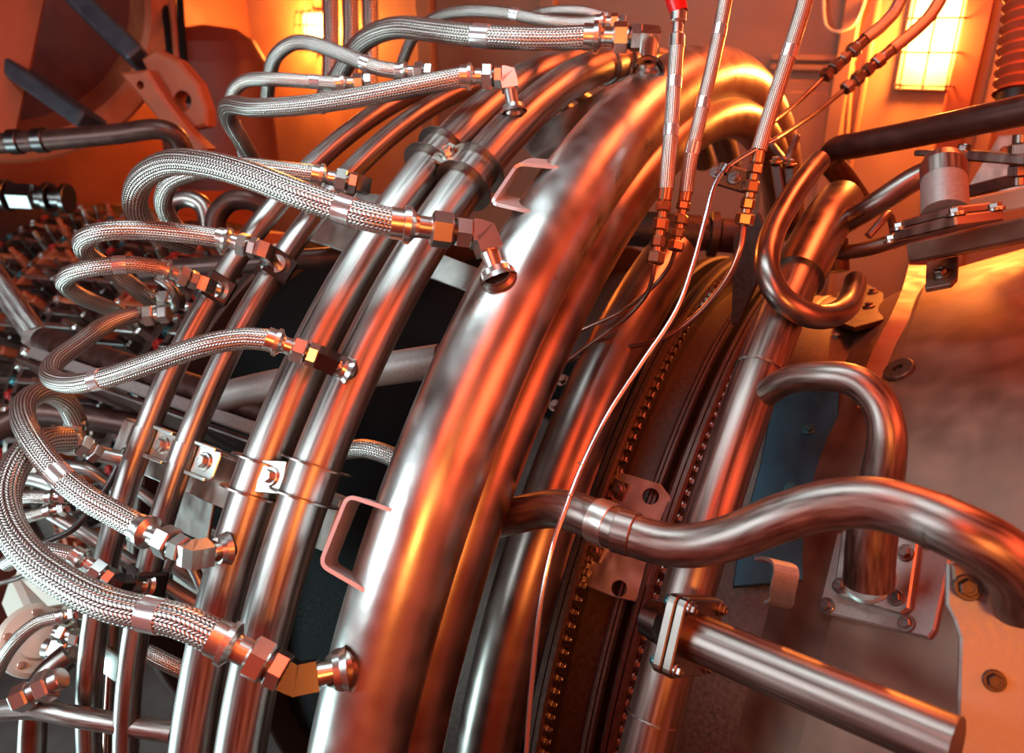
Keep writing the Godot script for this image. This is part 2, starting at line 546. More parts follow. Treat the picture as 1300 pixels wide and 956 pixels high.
func ring(o: Node3D, called: String, m: String, a: Vector3, dir: Vector3, r: float, len: float, lip := 0.003):
	var mb := MB.new()
	mb.rev(a - dir.normalized() * len / 2, dir, [Vector2(0, r * 0.9), Vector2(0, r), Vector2(lip, r + lip), Vector2(len - lip, r + lip), Vector2(len, r), Vector2(len, r * 0.9)], 28)
	put(mb, called, m, o)

# a plate cut to an outline of sight lines on the plane through depth d with normal nrm; holes are [px, py, radius in metres]
func cut(o: Node3D, called: String, m: String, outline: Array, at: Vector3, nrm: Vector3, th: float, holes := [], bev := 0.0015) -> Transform3D:
	nrm = nrm.normalized()
	if nrm.dot(eye - at) < 0: nrm = -nrm
	var x := Vector3.UP.cross(nrm).normalized()
	var tr := Transform3D(Basis(x, nrm.cross(x), nrm), at - nrm * th / 2)
	var inv := Transform3D(tr.basis, at).affine_inverse()
	var to2 := func(px, py):
		var r := ray(px, py)
		var p := inv * (eye + r * ((at - eye).dot(nrm) / r.dot(nrm)))
		return Vector2(p.x, p.y)
	var poly := PackedVector2Array()
	for q in outline: poly.append(to2.call(q[0], q[1]))
	var hs := []
	for h in holes: hs.append(circ(h[2], 18, to2.call(h[0], h[1])))
	var mb := MB.new()
	mb.plate(tr, poly, th, bev, hs)
	put(mb, called, m, o)
	return Transform3D(tr.basis, at)

func on_plane(px: float, py: float, at: Vector3, nrm: Vector3) -> Vector3:
	var r := ray(px, py)
	return eye + r * ((at - eye).dot(nrm) / r.dot(nrm))

# a row of collars and hexagons from a to b, as on a stepped tube joint
func chain(o: Node3D, a: Vector3, b: Vector3, r: float, steps: Array, m := "orange_toned_metal"):
	var e := (b - a).normalized()
	var L := a.distance_to(b)
	var tot := 0.0
	for s in steps: tot += s[1]
	var t := 0.0
	for s in steps:
		var l: float = s[1] / tot * L
		var rr: float = r * s[2]
		var mb := MB.new()
		if s[0] == 6: mb.rev(a + e * t, e, [Vector2(0, 0), Vector2(0, rr * 0.88), Vector2(l * 0.12, rr), Vector2(l * 0.88, rr), Vector2(l, rr * 0.88), Vector2(l, 0)], 6, true, t * 40.0)
		else: mb.rev(a + e * t, e, [Vector2(0, 0), Vector2(0, rr * 0.9), Vector2(l * 0.1, rr), Vector2(l * 0.9, rr), Vector2(l, rr * 0.9), Vector2(l, 0)], 20)
		put(mb, "hex_nut" if s[0] == 6 else "collar", m, o)
		t += l

func room_lights():
	pass

func lamp_area(at: Vector3, look: Vector3, size: Vector2, c: Color, energy: float):
	var l := AreaLight3D.new()
	l.name = "area_light"
	l.area_size = size
	l.light_color = c; l.light_energy = energy
	l.area_range = 12.0; l.area_attenuation = 2.0
	l.shadow_enabled = true
	add_child(l, true)
	l.look_at_from_position(at, at + look, Vector3.UP if absf(look.normalized().y) < 0.9 else Vector3.RIGHT)

func omni(at: Vector3, c: Color, energy: float, size: float):
	var l := OmniLight3D.new()
	l.name = "lamp_light"
	l.position = at; l.light_color = c; l.light_energy = energy; l.light_size = size
	l.omni_range = 12.0; l.omni_attenuation = 2.0; l.shadow_enabled = true
	add_child(l, true)

# an unseen lamp out of view, long or square: housing with a glowing lens, and an area light of its size in front
func unseen_panel_lamp(label: String, at: Vector3, look: Vector3, size: Vector2, glow: String, c: Color, energy: float):
	var o := thing("unseen_lamp", label, "lamp", at)
	var z := -look.normalized()
	var up := Vector3.UP if absf(z.y) < 0.9 else Vector3.RIGHT
	var x := up.cross(z).normalized()
	var tr := Transform3D(Basis(x, z.cross(x), z), at)
	var mb := MB.new()
	mb.box(tr.translated_local(Vector3(0, 0, 0.045)), Vector3(size.x / 2 + 0.03, size.y / 2 + 0.03, 0.04), 0.01)
	put(mb, "housing", "cream_paint", o)
	var g := MB.new()
	g.box(tr, Vector3(size.x / 2, size.y / 2, 0.008), 0.004)
	put(g, "lamp_lens", glow, o)
	lamp_area(at + look.normalized() * 0.02, look, size, c, energy)

func _ready():
	rng.seed = 7
	cam = Camera3D.new()
	cam.name = "camera"
	cam.rotation_order = EULER_ORDER_YXZ
	cam.position = eye
	cam.rotation = Vector3(-0.4141, 0.5417, 0)
	cam.fov = rad_to_deg(2 * atan(478.0 / F))
	cam.near = 0.05
	var lens := CameraAttributesPhysical.new()
	lens.frustum_focal_length = 12.0 / tan(deg_to_rad(cam.fov) / 2)
	lens.frustum_focus_distance = 1.3
	lens.exposure_aperture = 2.8
	cam.attributes = lens
	add_child(cam)
	var we := WorldEnvironment.new()
	we.name = "world"
	var env := Environment.new()
	env.background_mode = Environment.BG_COLOR
	env.background_color = Color(0.02, 0.01, 0.01)
	env.tonemap_mode = Environment.TONE_MAPPER_LINEAR
	env.tonemap_exposure = 0.68
	env.sdfgi_enabled = true; env.ssao_enabled = true; env.ssil_enabled = true
	we.environment = env
	add_child(we)
	materials()
	# unseen lamps placed out of view to light the engine, then two visible ones
	unseen_panel_lamp("unseen cool white lamp high left of the viewer, placed for the pipe highlights", Vector3(-1.3, 3.5, 2.8), Vector3(0.25, -0.3, -1), Vector2(1.3, 0.7), "lamp_cool", Color(0.84, 0.96, 1.0), 5.4)
	unseen_panel_lamp("unseen low cool white lamp left of the viewer, placed to whiten the bottom left", Vector3(-2.5, 1.4, 2.85), Vector3(0.5, 0.1, -1), Vector2(0.9, 0.9), "lamp_cool", Color(0.78, 0.97, 1.0), 11.0)
	unseen_panel_lamp("unseen cool white ceiling lamp, placed for the cool tops of the arched pipes", Vector3(-0.5, 4.55, 1.1), Vector3(0, -1, 0), Vector2(0.4, 1.4), "lamp_cool", Color(0.82, 0.96, 1.0), 3.6)
	unseen_panel_lamp("unseen orange lamp right of the viewer, placed for the orange highlight on the widest pipe", Vector3(1.5, 3.7, 3.0), Vector3(-0.2, -0.4, -1), Vector2(0.5, 0.3), "lamp_orange", Color(1.0, 0.60, 0.28), 4.0)
	unseen_panel_lamp("unseen orange ceiling lamp above the far side, placed to warm the top hoses", Vector3(0.7, 4.55, -0.9), Vector3(0, -1, 0), Vector2(1.4, 0.5), "lamp_red", Color(1.0, 0.42, 0.22), 9.0)
	unseen_panel_lamp("unseen red orange lamp at the right wall, placed to redden the right flanks", Vector3(1.95, 3.6, 1.1), Vector3(-1, -0.15, 0), Vector2(1.0, 0.7), "lamp_red", Color(1.0, 0.36, 0.20), 2.6)
	unseen_panel_lamp("unseen red orange ceiling lamp above the viewer, placed to redden the mid tones", Vector3(0.6, 4.55, 2.3), Vector3(0, -1, 0), Vector2(1.6, 0.4), "lamp_red", Color(1.0, 0.34, 0.18), 2.6)
	var lamp_a := BW(1186, 45, -1.82)
	var lamp_b := BW(396, 40, -1.80)
	omni(lamp_a, Color(1.0, 0.56, 0.23), 5.2, 0.06)
	omni(lamp_b, Color(1.0, 0.54, 0.22), 6.5, 0.05)
	shell()
	wall_details(lamp_a, lamp_b)
	casing()
	pipes()
	hoses()
	left_side()
	right_side()
	centre()

func slab(called: String, m: String, c: Vector3, h: Vector3):
	var mb := MB.new()
	mb.box(Transform3D(Basis(), c), h)
	struct(mb, called, m)

func shell():
	slab("wall_rear", "wall_paint", Vector3(-0.75, 2.35, -1.95), Vector3(3.05, 2.45, 0.05))
	slab("wall_left", "red_paint", Vector3(-3.75, 2.35, 0.65), Vector3(0.05, 2.45, 2.65))
	slab("wall_right", "unseen_wall_paint", Vector3(2.25, 2.35, 0.65), Vector3(0.05, 2.45, 2.65))
	slab("wall_near", "unseen_wall_paint", Vector3(-0.75, 2.35, 3.25), Vector3(3.05, 2.45, 0.05))
	slab("floor", "floor_paint", Vector3(-0.75, -0.05, 0.65), Vector3(3.1, 0.05, 2.7))
	slab("ceiling", "red_paint", Vector3(-0.75, 4.75, 0.65), Vector3(3.1, 0.05, 2.7))
	var trim := 0
	for q in [[1067, 120, 0.035, 0.05], [1219, 120, 0.05, 0.06], [1262, 120, 0.03, 0.04], [545, 20, 0.05, 0.07], [1095, 120, 0.012, 0.02], [700, 20, 0.04, 0.05]]:
		var p := BW(q[0], q[1], -1.9)
		var mb := MB.new()
		mb.box(Transform3D(Basis(), Vector3(p.x, 2.35, -1.9 + q[3] / 2)), Vector3(q[2], 2.3, q[3] / 2), 0.006)
		trim += 1
		struct(mb, "trim_%d" % trim, "wall_paint" if q[0] != 1219 else "red_paint")

func wall_details(la: Vector3, lb: Vector3):
	# caged bulkhead lamp on the rear wall
	for w in [[la, 0.105, 0.20, "caged bulkhead lamp glowing white yellow on the rear wall at upper right"], [lb, 0.06, 0.11, "small bulkhead lamp glowing behind the hoses at upper left"]]:
		var c: Vector3 = w[0]
		var o := thing("bulkhead_lamp", w[3], "lamp", c)
		var hw: float = w[1]; var hh: float = w[2]
		var mb := MB.new()
		mb.box(Transform3D(Basis(), Vector3(c.x, c.y, -1.885)), Vector3(hw * 1.1, hh * 1.05, 0.015), 0.006)
		put(mb, "base_plate", "cream_paint", o)
		var g := MB.new()
		g.box(Transform3D(Basis(), Vector3(c.x, c.y + 0.03, c.z)), Vector3(hw * 0.72, hh * 0.7, 0.045), 0.025)
		put(g, "lamp_glass", "lamp_yellow", o)
		var cg := MB.new()
		for i in 3:
			var x: float = c.x + (i - 1) * hw * 0.8
			cg.tube(spline(PackedVector3Array([Vector3(x, c.y + hh, -1.87), Vector3(x, c.y + hh * 0.95, c.z + 0.07), Vector3(x, c.y - hh * 0.95, c.z + 0.07), Vector3(x, c.y - hh, -1.87)]), 0.03), 0.004, 8)
		for i in 4:
			var y: float = c.y + (i - 1.5) * hh * 0.62
			cg.tube(spline(PackedVector3Array([Vector3(c.x - hw, y, -1.87), Vector3(c.x - hw * 0.9, y, c.z + 0.072), Vector3(c.x + hw * 0.9, y, c.z + 0.072), Vector3(c.x + hw, y, -1.87)]), 0.03), 0.004, 8)
		put(cg, "wire_cage", "fitting_dark", o)
	# framed access panel
	var a := BW(985, 100, -1.9); var b := BW(1050, 260, -1.9)
	var o := thing("access_panel", "framed access panel on the rear wall left of the brown upright", "panel", (a + b) / 2)
	var mb := MB.new()
	var w := absf(b.x - a.x) / 2
	mb.plate(Transform3D(Basis(), Vector3((a.x + b.x) / 2, a.y - 0.4, -1.885)), rrect(w, 0.4, 0.05), 0.03, 0.006)
	put(mb, "frame", "wall_paint", o)
	var m2 := MB.new()
	m2.plate(Transform3D(Basis(), Vector3((a.x + b.x) / 2, a.y - 0.4, -1.868)), rrect(w * 0.78, 0.35, 0.05), 0.012, 0.004)
	put(m2, "door_leaf", "wall_paint", o)
	var m3 := MB.new()
	m3.box(Transform3D(Basis(), Vector3((a.x + b.x) / 2, a.y + 0.05, -1.88)), Vector3(w * 1.15, 0.012, 0.02), 0.004)
	m3.box(Transform3D(Basis(), Vector3((a.x + b.x) / 2, a.y + 0.09, -1.88)), Vector3(w * 1.15, 0.012, 0.02), 0.004)
	put(m3, "rail", "wall_paint", o)
	# cable loops on the rear wall
	line("cable", "thin yellow lit cable looping down the rear wall left of the caged lamp", "cable", [BW(1046, -20, -1.86), BW(1048, 30, -1.85), BW(1062, 40, -1.84), BW(1085, 30, -1.84), BW(1102, -10, -1.86)], 0.006, "cream_paint", 10)
	line("conduit", "slim vertical conduit on the rear wall beside the brown upright", "conduit", [BW(1083, -30, -1.87), BW(1068, 170, -1.87)], 0.012, "wall_paint", 12)
	line("conduit", "second slim vertical conduit on the rear wall, nearer the caged lamp", "conduit", [BW(1090, -30, -1.87), BW(1075, 170, -1.87)], 0.010, "wall_paint", 12)

# ---------- the engine casing ----------
func casing():
	var o := thing("turbine_casing", "brownish steel turbine casing with bolted flanges and flared cone at right, under the arched pipes", "turbine", Vector3(0, AY, 0))
	var org := Vector3(0, AY, 0)
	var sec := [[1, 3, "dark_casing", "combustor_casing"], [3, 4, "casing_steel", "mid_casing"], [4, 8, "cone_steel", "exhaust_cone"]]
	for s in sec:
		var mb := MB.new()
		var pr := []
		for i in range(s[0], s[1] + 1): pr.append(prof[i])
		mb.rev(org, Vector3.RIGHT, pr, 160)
		put(mb, s[3], s[2], o)
	for f in [[-1.22, 1.0, 0.02], [-0.75, 0.99, 0.02], [-0.3, 1.0, 0.02], [0.02, 1.01, 0.016], [0.09, 1.02, 0.016], [0.19, 0.985, 0.012], [0.235, 1.0, 0.014]]:
		var mb := MB.new()
		var x: float = f[0]; var R: float = f[1]; var t: float = f[2]
		mb.rev(org, Vector3.RIGHT, [Vector2(x - t, Rc(x) - 0.01), Vector2(x - t, R - 0.006), Vector2(x - t + 0.005, R), Vector2(x - 0.0015, R), Vector2(x - 0.0015, R - 0.01), Vector2(x + 0.0015, R - 0.01), Vector2(x + 0.0015, R), Vector2(x + t - 0.005, R), Vector2(x + t, R - 0.006), Vector2(x + t, Rc(x) - 0.01)], 160)
		var fl := put(mb, "flange", "casing_steel", o)
		if absf(x - 0.09) < 0.01 or absf(x - 0.235) < 0.01 or absf(x + 0.3) < 0.01:
			for i in 56:
				var a := 0.25 + i * 0.027
				bolt(fl, Vector3(x + t + 0.002, AY + (R - 0.025) * sin(a), (R - 0.025) * cos(a)), Vector3.RIGHT, 0.009)
	# long raised seams running round the mid casing
	for x in [0.285, 0.33]:
		var mb := MB.new()
		mb.rev(org, Vector3.RIGHT, [Vector2(x - 0.006, Rc(x) - 0.004), Vector2(x - 0.004, Rc(x) + 0.004), Vector2(x + 0.004, Rc(x) + 0.004), Vector2(x + 0.006, Rc(x) - 0.004)], 160)
		put(mb, "seam", "sheet_steel", o)
	# compressor end at far left with rings of levers
	var c := thing("compressor_casing", "dark compressor casing at far left with rings of small red and steel levers", "compressor", Vector3(-2.3, AY, 0))
	var mb := MB.new()
	mb.rev(org, Vector3.RIGHT, [prof[0], prof[1]], 120)
	put(mb, "barrel", "casing_steel", c)
	var k := 0
	for x in [-2.75, -2.45, -2.15, -1.85, -1.55]:
		var r0 := Rc(x)
		var m2 := MB.new()
		m2.rev(org, Vector3.RIGHT, [Vector2(x - 0.03, r0 - 0.01), Vector2(x - 0.03, r0 + 0.05), Vector2(x - 0.015, r0 + 0.055), Vector2(x - 0.015, r0 + 0.03), Vector2(x + 0.015, r0 + 0.03), Vector2(x + 0.015, r0 + 0.055), Vector2(x + 0.03, r0 + 0.05), Vector2(x + 0.03, r0 - 0.01)], 120)
		put(m2, "unison_ring", "cast_orange" if k % 2 else "hot_steel", c)
		for i in 26:
			var a := 0.0 + i * 0.062
			var n := Vector3(0, sin(a), cos(a))
			var p := Vector3(x, AY, 0) + n * (r0 + 0.05)
			bolt(c, p, n, 0.014, ["bolt", "bolt_teal", "bolt_red", "fitting"][(i * 7 + k) % 4], 6)
			if i % 2 == 0 or true:
				var lv := MeshInstance3D.new()
				lv.name = "lever"
				var lm := MB.new()
				var q := Vector3(x + 0.16, AY, 0) + Vector3(0, sin(a + 0.035), cos(a + 0.035)) * (r0 + 0.035)
				beam(lm, p, q, n, 0.02, 0.012, 0.003)
				lm.rev(q - n * 0.04, n, [Vector2(0, 0.018), Vector2(0.05, 0.018), Vector2(0.055, 0.012), Vector2(0.09, 0.01), Vector2(0.09, 0)], 10)
				put(lm, "lever", ["hot_steel", "fitting", "fitting_dark", "cast_orange"][(i * 3 + k) % 4], c)
		k += 1

# ---------- hoop pipes ----------
func hoop_pipe(k: String, a: float, b: float, label: String, m: String, rings := []) -> Node3D:
	var o := thing("manifold_pipe", label, "pipe", hoop(k, a), "arched pipes round the engine")
	var mb := MB.new()
	mb.tube(arc(k, a, b, 110), float(hoops[k][2]), 40, 1.0, 1.0)
	put(mb, "tube", m, o)
	for r in rings:
		var t := hoop(k, r[0] + 0.01) - hoop(k, r[0] - 0.01)
		ring(o, "collar", m, hoop(k, r[0]), t, hoops[k][2] + r[1], r[2])
	return o

func boss(o: Node3D, k: String, p: Vector3, r: float):
	var n := hoop_out(k, p)
	var mb := MB.new()
	mb.rev(p - n * 0.012, n, [Vector2(0, r * 1.2), Vector2(0.014, r * 1.12), Vector2(0.02, r * 0.95), Vector2(0.026, r * 0.9), Vector2(0.026, 0)], 24)
	put(mb, "boss", "hot_steel", o)

func pipes():
	var m := hoop_pipe("M", -0.25, 2.5, "widest bright steel pipe arching over the engine in the middle", "pipe_steel")
	boss(m, "M", on_hoop("M", 632, 352), 0.026); boss(m, "M", on_hoop("M", 432, 850), 0.026); boss(m, "M", on_hoop("M", 822, 88), 0.024)
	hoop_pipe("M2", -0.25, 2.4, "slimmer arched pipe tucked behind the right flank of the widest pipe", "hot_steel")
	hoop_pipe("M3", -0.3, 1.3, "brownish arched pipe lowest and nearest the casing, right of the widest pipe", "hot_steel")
	var h2 := hoop_pipe("H2", -0.25, 2.3, "right one of the two medium arched pipes left of the widest pipe", "tube_steel", [[1.47, 0.004, 0.02], [1.53, 0.006, 0.012]])
	boss(h2, "H2", on_hoop("H2", 438, 468), 0.018); boss(h2, "H2", on_hoop("H2", 652, 140), 0.018)
	var h1 := hoop_pipe("H1", -0.25, 2.3, "left one of the two medium arched pipes left of the widest pipe", "tube_steel")
	boss(h1, "H1", on_hoop("H1", 282, 697), 0.02)
	var t2 := hoop_pipe("T2", -0.25, 2.2, "right one of the two slim arched tubes at left", "tube_steel")
	var t1 := hoop_pipe("T1", -0.25, 2.2, "left one of the two slim arched tubes at left", "tube_steel")
	for q in [[t2, "T2", 355, 337], [t1, "T1", 277, 366], [t2, "T2", 190, 745]]:
		var p := on_hoop(q[1], q[2], q[3])
		var a := atan2(p.y - AY, p.z)
		var mb := MB.new()
		mb.box(frame(hoop(q[1], a + 0.01) - hoop(q[1], a - 0.01), p - hoop(q[1], a), hoop(q[1], a)), Vector3(0.028, 0.03, 0.03), 0.005)
		put(mb, "branch_block", "fitting_dark", q[0])
	# double clamps on the medium pipes
	for q in [[0.645, 0.63, "lower double clamp with raised lips holding the two medium pipes together"], [1.065, 1.09, "upper double clamp with raised lips holding the two medium pipes together"]]:
		var o := thing("pipe_clamp", q[2], "clamp", hoop("H2", q[0]))
		for e in [["H2", q[0]], ["H1", q[1]]]:
			var k: String = e[0]; var a: float = e[1]; var r: float = hoops[k][2]
			var t := (hoop(k, a + 0.01) - hoop(k, a - 0.01)).normalized()
			var c := hoop(k, a)
			var mb := MB.new()
			mb.rev(c - t * 0.026, t, [Vector2(0, r), Vector2(0, r + 0.003), Vector2(0.052, r + 0.003), Vector2(0.052, r)], 36)
			put(mb, "band", "tube_steel", o)
			for s in [-1.0, 1.0]:
				var l := MB.new()
				l.rev(c + t * s * 0.027 - t * 0.0015, t, [Vector2(0, r), Vector2(0, r + 0.017), Vector2(0.003, r + 0.017), Vector2(0.003, r)], 40)
				put(l, "lip", "hot_steel", o)
		var mid := (hoop("H2", q[0]) + hoop("H1", q[1])) / 2
		var n := Vector3(0, sin(q[0]), cos(q[0]))
		var x := hoop("H2", q[0]) - hoop("H1", q[1])
		var mb := MB.new()
		mb.box(frame(x, n, mid + n * 0.03), Vector3(0.026, 0.026, 0.004), 0.001)
		put(mb, "bridge_plate", "sheet_steel", o)
		bolt(o, mid + n * 0.036, n, 0.011, "fitting")
	# bracket bar and saddle clamps of the slim tubes
	var a := 0.6
	var n := Vector3(0, sin(a), cos(a))
	var tt := Vector3(0, cos(a), -sin(a))
	var bo := thing("bracket_bar", "flat steel bracket bar running behind the slim and medium pipes at lower left", "bracket", Vector3(-0.5, AY, 0) + n * 1.41)
	var mb := MB.new()
	mb.box(frame(Vector3.RIGHT, n, Vector3(-0.5, AY, 0) + n * 1.41), Vector3(0.30, 0.045, 0.005), 0.002)
	put(mb, "bar", "sheet_steel", bo)
	var m2 := MB.new()
	m2.box(frame(Vector3.RIGHT, tt, Vector3(-0.5, AY, 0) + n * 1.385 + tt * 0.045), Vector3(0.30, 0.025, 0.003), 0.001)
	put(m2, "lip", "sheet_steel", bo)
	var sp := [["T1", 1.0, "left saddle clamp plate bolted between the two slim tubes"], ["T2", 1.0, "right saddle clamp plate bolted beside the slim tube next to the medium pipes"]]
	for q in sp:
		var k: String = q[0]
		var ph := 0.62
		var c := hoop(k, ph)
		var nn := Vector3(0, sin(ph), cos(ph)); var t2v := Vector3(0, cos(ph), -sin(ph))
		var o := thing("saddle_clamp", q[2], "clamp", c)
		var pm := MB.new()
		pm.plate(frame(Vector3.RIGHT, nn, c + Vector3(0.058, 0, 0) - nn * 0.005), rrect(0.03, 0.03, 0.01), 0.006, 0.0015)
		put(pm, "plate", "fitting", o)
		var st := MB.new()
		st.rev(c - t2v * 0.02, t2v, [Vector2(0, 0.0235), Vector2(0, 0.0265), Vector2(0.04, 0.0265), Vector2(0.04, 0.0235)], 30)
		put(st, "strap", "tube_steel", o)
		for s in [-1.0, 1.0]:
			var rm := MB.new()
			rm.box(frame(Vector3.RIGHT, nn, c + Vector3(0.058, 0, 0) + nn * 0.004 + t2v * 0.028 * s), Vector3(0.028, 0.003, 0.009), 0.001)
			put(rm, "rim", "fitting", o)
		bolt(o, c + Vector3(0.056, 0, 0), nn, 0.012, "fitting")

	# U brackets welded on the widest pipe
	for q in [[[497, 648], [441, 629], [406, 717], [463, 750], 0.07, "bright U shaped bracket on the lower left flank of the widest pipe", 18, -2], [[708, 213], [657, 208], [623, 258], [672, 269], 0.085, "U shaped bracket on the upper left flank of the widest pipe", 16, -10]]:
		var p0 := on_hoop("M", q[0][0], q[0][1]); var p3 := on_hoop("M", q[3][0], q[3][1])
		var d0 := -(cam.transform.affine_inverse() * p0).z; var d3 := -(cam.transform.affine_inverse() * p3).z
		var c1 := P(q[1][0], q[1][1], d0 + 0.01); var c2 := P(q[2][0], q[2][1], d3 + 0.01)
		var wd := (P(q[2][0] + q[6], q[2][1] + q[7], d3 + 0.01 + q[4]) - c2).normalized()
		var o := thing("u_bracket", q[5], "bracket", c1)
		var path := PackedVector3Array()
		path.append(p0)
		for cc in [[p0, c1, c2], [c1, c2, p3]]:
			var e0: Vector3 = (cc[0] - cc[1]).normalized() * 0.014; var e1: Vector3 = (cc[2] - cc[1]).normalized() * 0.014
			for i in 6:
				var t := i / 5.0
				path.append(cc[1] + e0 * (1 - t) * (1 - t) + e1 * t * t)
		path.append(p3)
		for i in path.size(): path[i] += wd * q[4] / 2
		var mb2 := MB.new()
		mb2.strip(path, wd, q[4], 0.006)
		put(mb2, "strap", "bright_bracket", o)

func hoses():
	# front hoses
	hose("thick braided hose sweeping left from the elbow on the middle of the widest pipe", 0.0225, [[505, 284, 1.19], [470, 276, 1.19], [435, 266, 1.2], [380, 247, 1.21], [320, 224, 1.24], [265, 209, 1.28], [215, 207, 1.33], [180, 228, 1.38], [172, 262, 1.44], [195, 292, 1.52], [240, 310, 1.62]], [614, 299, 1.22], on_hoop("M", 632, 350), [[438, 266]])
	hose("thin braided hose behind the thick one, ending in a dark elbow above the slim tubes", 0.0185, [[402, 222, 1.52], [360, 217, 1.52], [310, 212, 1.53], [255, 216, 1.54], [218, 230, 1.56], [207, 256, 1.6], [220, 285, 1.66], [245, 305, 1.75]], [462, 235, 1.54], on_hoop("T2", 440, 240), [], true)
	hose("braided hose with loop at left, upper of the two ending on the slim tubes", 0.0178, [[283, 303, 1.43], [240, 297, 1.42], [180, 292, 1.41], [130, 294, 1.4], [106, 305, 1.42], [110, 322, 1.46], [140, 343, 1.53], [172, 366, 1.6], [190, 380, 1.66]], [334, 318, 1.43], on_hoop("T2", 352, 336))
	hose("braided hose with loop at left, lower of the two ending on the slim tubes", 0.0165, [[206, 341, 1.47], [165, 336, 1.44], [125, 339, 1.43], [92, 347, 1.44], [82, 360, 1.47], [102, 376, 1.52], [140, 392, 1.6], [160, 402, 1.66]], [258, 360, 1.51], on_hoop("T1", 277, 368), [[152, 337]])
	hose("braided hose with hairpin loop below the crossing plate, ending on the right medium pipe", 0.0172, [[345, 432, 1.2], [310, 430, 1.2], [262, 438, 1.2], [200, 458, 1.22], [140, 478, 1.25], [95, 487, 1.28], [66, 480, 1.32], [68, 462, 1.37], [100, 437, 1.45], [135, 412, 1.52], [168, 400, 1.58]], [412, 456, 1.22], on_hoop("H2", 440, 470), [[125, 482]], true)
	hose("braided hose looping at far left and ending on the left medium pipe", 0.0205, [[180, 672, 1.24], [150, 655, 1.25], [110, 632, 1.26], [75, 603, 1.28], [45, 565, 1.31], [29, 530, 1.36], [35, 508, 1.42], [58, 498, 1.48], [83, 510, 1.53], [97, 535, 1.58]], [246, 705, 1.19], on_hoop("H1", 284, 697), [[78, 603]])
	hose("thickest braided hose sweeping along the bottom left to the foot of the widest pipe", 0.0245, [[280, 812, 1.08], [232, 790, 1.09], [190, 780, 1.1], [140, 768, 1.11], [90, 744, 1.13], [44, 712, 1.16], [14, 672, 1.2], [6, 630, 1.25], [22, 588, 1.31], [50, 562, 1.38], [84, 558, 1.45]], [376, 862, 1.08], on_hoop("M", 436, 850), [[194, 781]], true)
	hose("short braided hose with gold nut and black elbow above the thickest hose", 0.0155, [[97, 706, 1.36], [65, 700, 1.36], [35, 702, 1.38], [10, 715, 1.42]], [152, 742, 1.36], on_hoop("T2", 186, 743), [], true)
	hose("dark braided hose curving at the bottom left corner", 0.0135, [[80, 782, 1.5], [50, 790, 1.5], [22, 812, 1.5], [0, 845, 1.52], [-15, 890, 1.55]], [108, 776, 1.5])
	hose("small braided hose low between slim tubes and medium pipe", 0.017, [[185, 828, 1.55], [215, 843, 1.55], [250, 858, 1.56], [290, 870, 1.57]])
	hose("small braided hose end lying left of the slim tubes, upper of two", 0.0135, [[64, 631, 1.6], [40, 631, 1.6], [15, 634, 1.61], [-10, 640, 1.62]], [100, 629, 1.6])
	hose("small braided hose end lying left of the slim tubes, lower of two", 0.0125, [[62, 649, 1.62], [40, 655, 1.62], [15, 663, 1.63], [-10, 672, 1.64]], [98, 641, 1.62])
	hose("short braided hose seen in the dark gap between right medium pipe and widest pipe", 0.019, [[530, 598, 1.48], [498, 580, 1.5], [465, 570, 1.52], [440, 572, 1.55], [405, 580, 1.6]], null, null, [])
	# top hoses
	hose("thick braided hose along the top, ending at the bright elbow on the widest pipe", 0.0255, [[748, 47, 1.68], [700, 49, 1.69], [650, 48, 1.7], [600, 45, 1.73], [550, 39, 1.78], [505, 35, 1.83], [470, 46, 1.88], [447, 68, 1.93], [428, 100, 2.0], [405, 135, 2.08]], [826, 48, 1.67], on_hoop("M", 822, 90), [[612, 46]])
	hose("slim braided hose rising behind the thick top hose to hexagon fittings", 0.0155, [[760, 28, 1.8], [730, 30, 1.82], [690, 26, 1.84], [650, 18, 1.87], [600, 14, 1.92], [560, 20, 1.98], [530, 40, 2.05], [512, 75, 2.12], [505, 110, 2.2]], [800, 28, 1.79], null, [[655, 19]])
	hose("slim braided hose arching over the thick top hose near the upper edge", 0.012, [[772, 22, 1.86], [740, 14, 1.87], [700, 14, 1.9], [670, 20, 1.94]])
	hose("braided hose arching below the top hose with bright band near its nut", 0.0175, [[508, 91, 1.76], [480, 86, 1.76], [440, 71, 1.78], [400, 56, 1.8], [372, 55, 1.82], [350, 72, 1.85], [342, 100, 1.9], [338, 135, 1.98]], [556, 92, 1.75], null, [[466, 82]])
	hose("braided hose with white band ending in dark elbow left of the slim tube tops", 0.0155, [[430, 106, 1.74], [400, 104, 1.74], [350, 101, 1.74], [315, 102, 1.76], [297, 115, 1.78], [293, 140, 1.82], [303, 170, 1.88], [312, 205, 1.95]], [478, 103, 1.75], null, [[400, 104]], true)
	hose("long braided hose slanting up to the elbow atop the right medium pipe", 0.0195, [[590, 97, 1.5], [560, 103, 1.5], [500, 115, 1.51], [440, 126, 1.53], [380, 134, 1.56], [325, 137, 1.6], [292, 134, 1.66], [290, 150, 1.72], [306, 178, 1.78], [322, 205, 1.85]], [645, 98, 1.5], on_hoop("H2", 652, 140))
	for i in 3:
		hose(["leftmost of three out of focus braided ropes hanging behind the top hose", "middle of three out of focus braided ropes hanging behind the top hose", "rightmost of three out of focus braided ropes hanging behind the top hose"][i], 0.036, [[418 + i * 25, -300, 3.3], [418 + i * 25, -40, 3.3], [420 + i * 25, 40, 3.3], [418 + i * 25, 130, 3.3]], null, null, [], false, "out of focus braided ropes", 4)
	# hanging hoses at right of the widest pipe
	var steps := [[0, 1.2, 1.0], [6, 0.8, 1.1], [0, 0.6, 0.7], [6, 1.0, 1.15], [0, 0.5, 0.75], [6, 0.9, 1.0], [0, 0.4, 0.7], [6, 1.0, 1.35]]
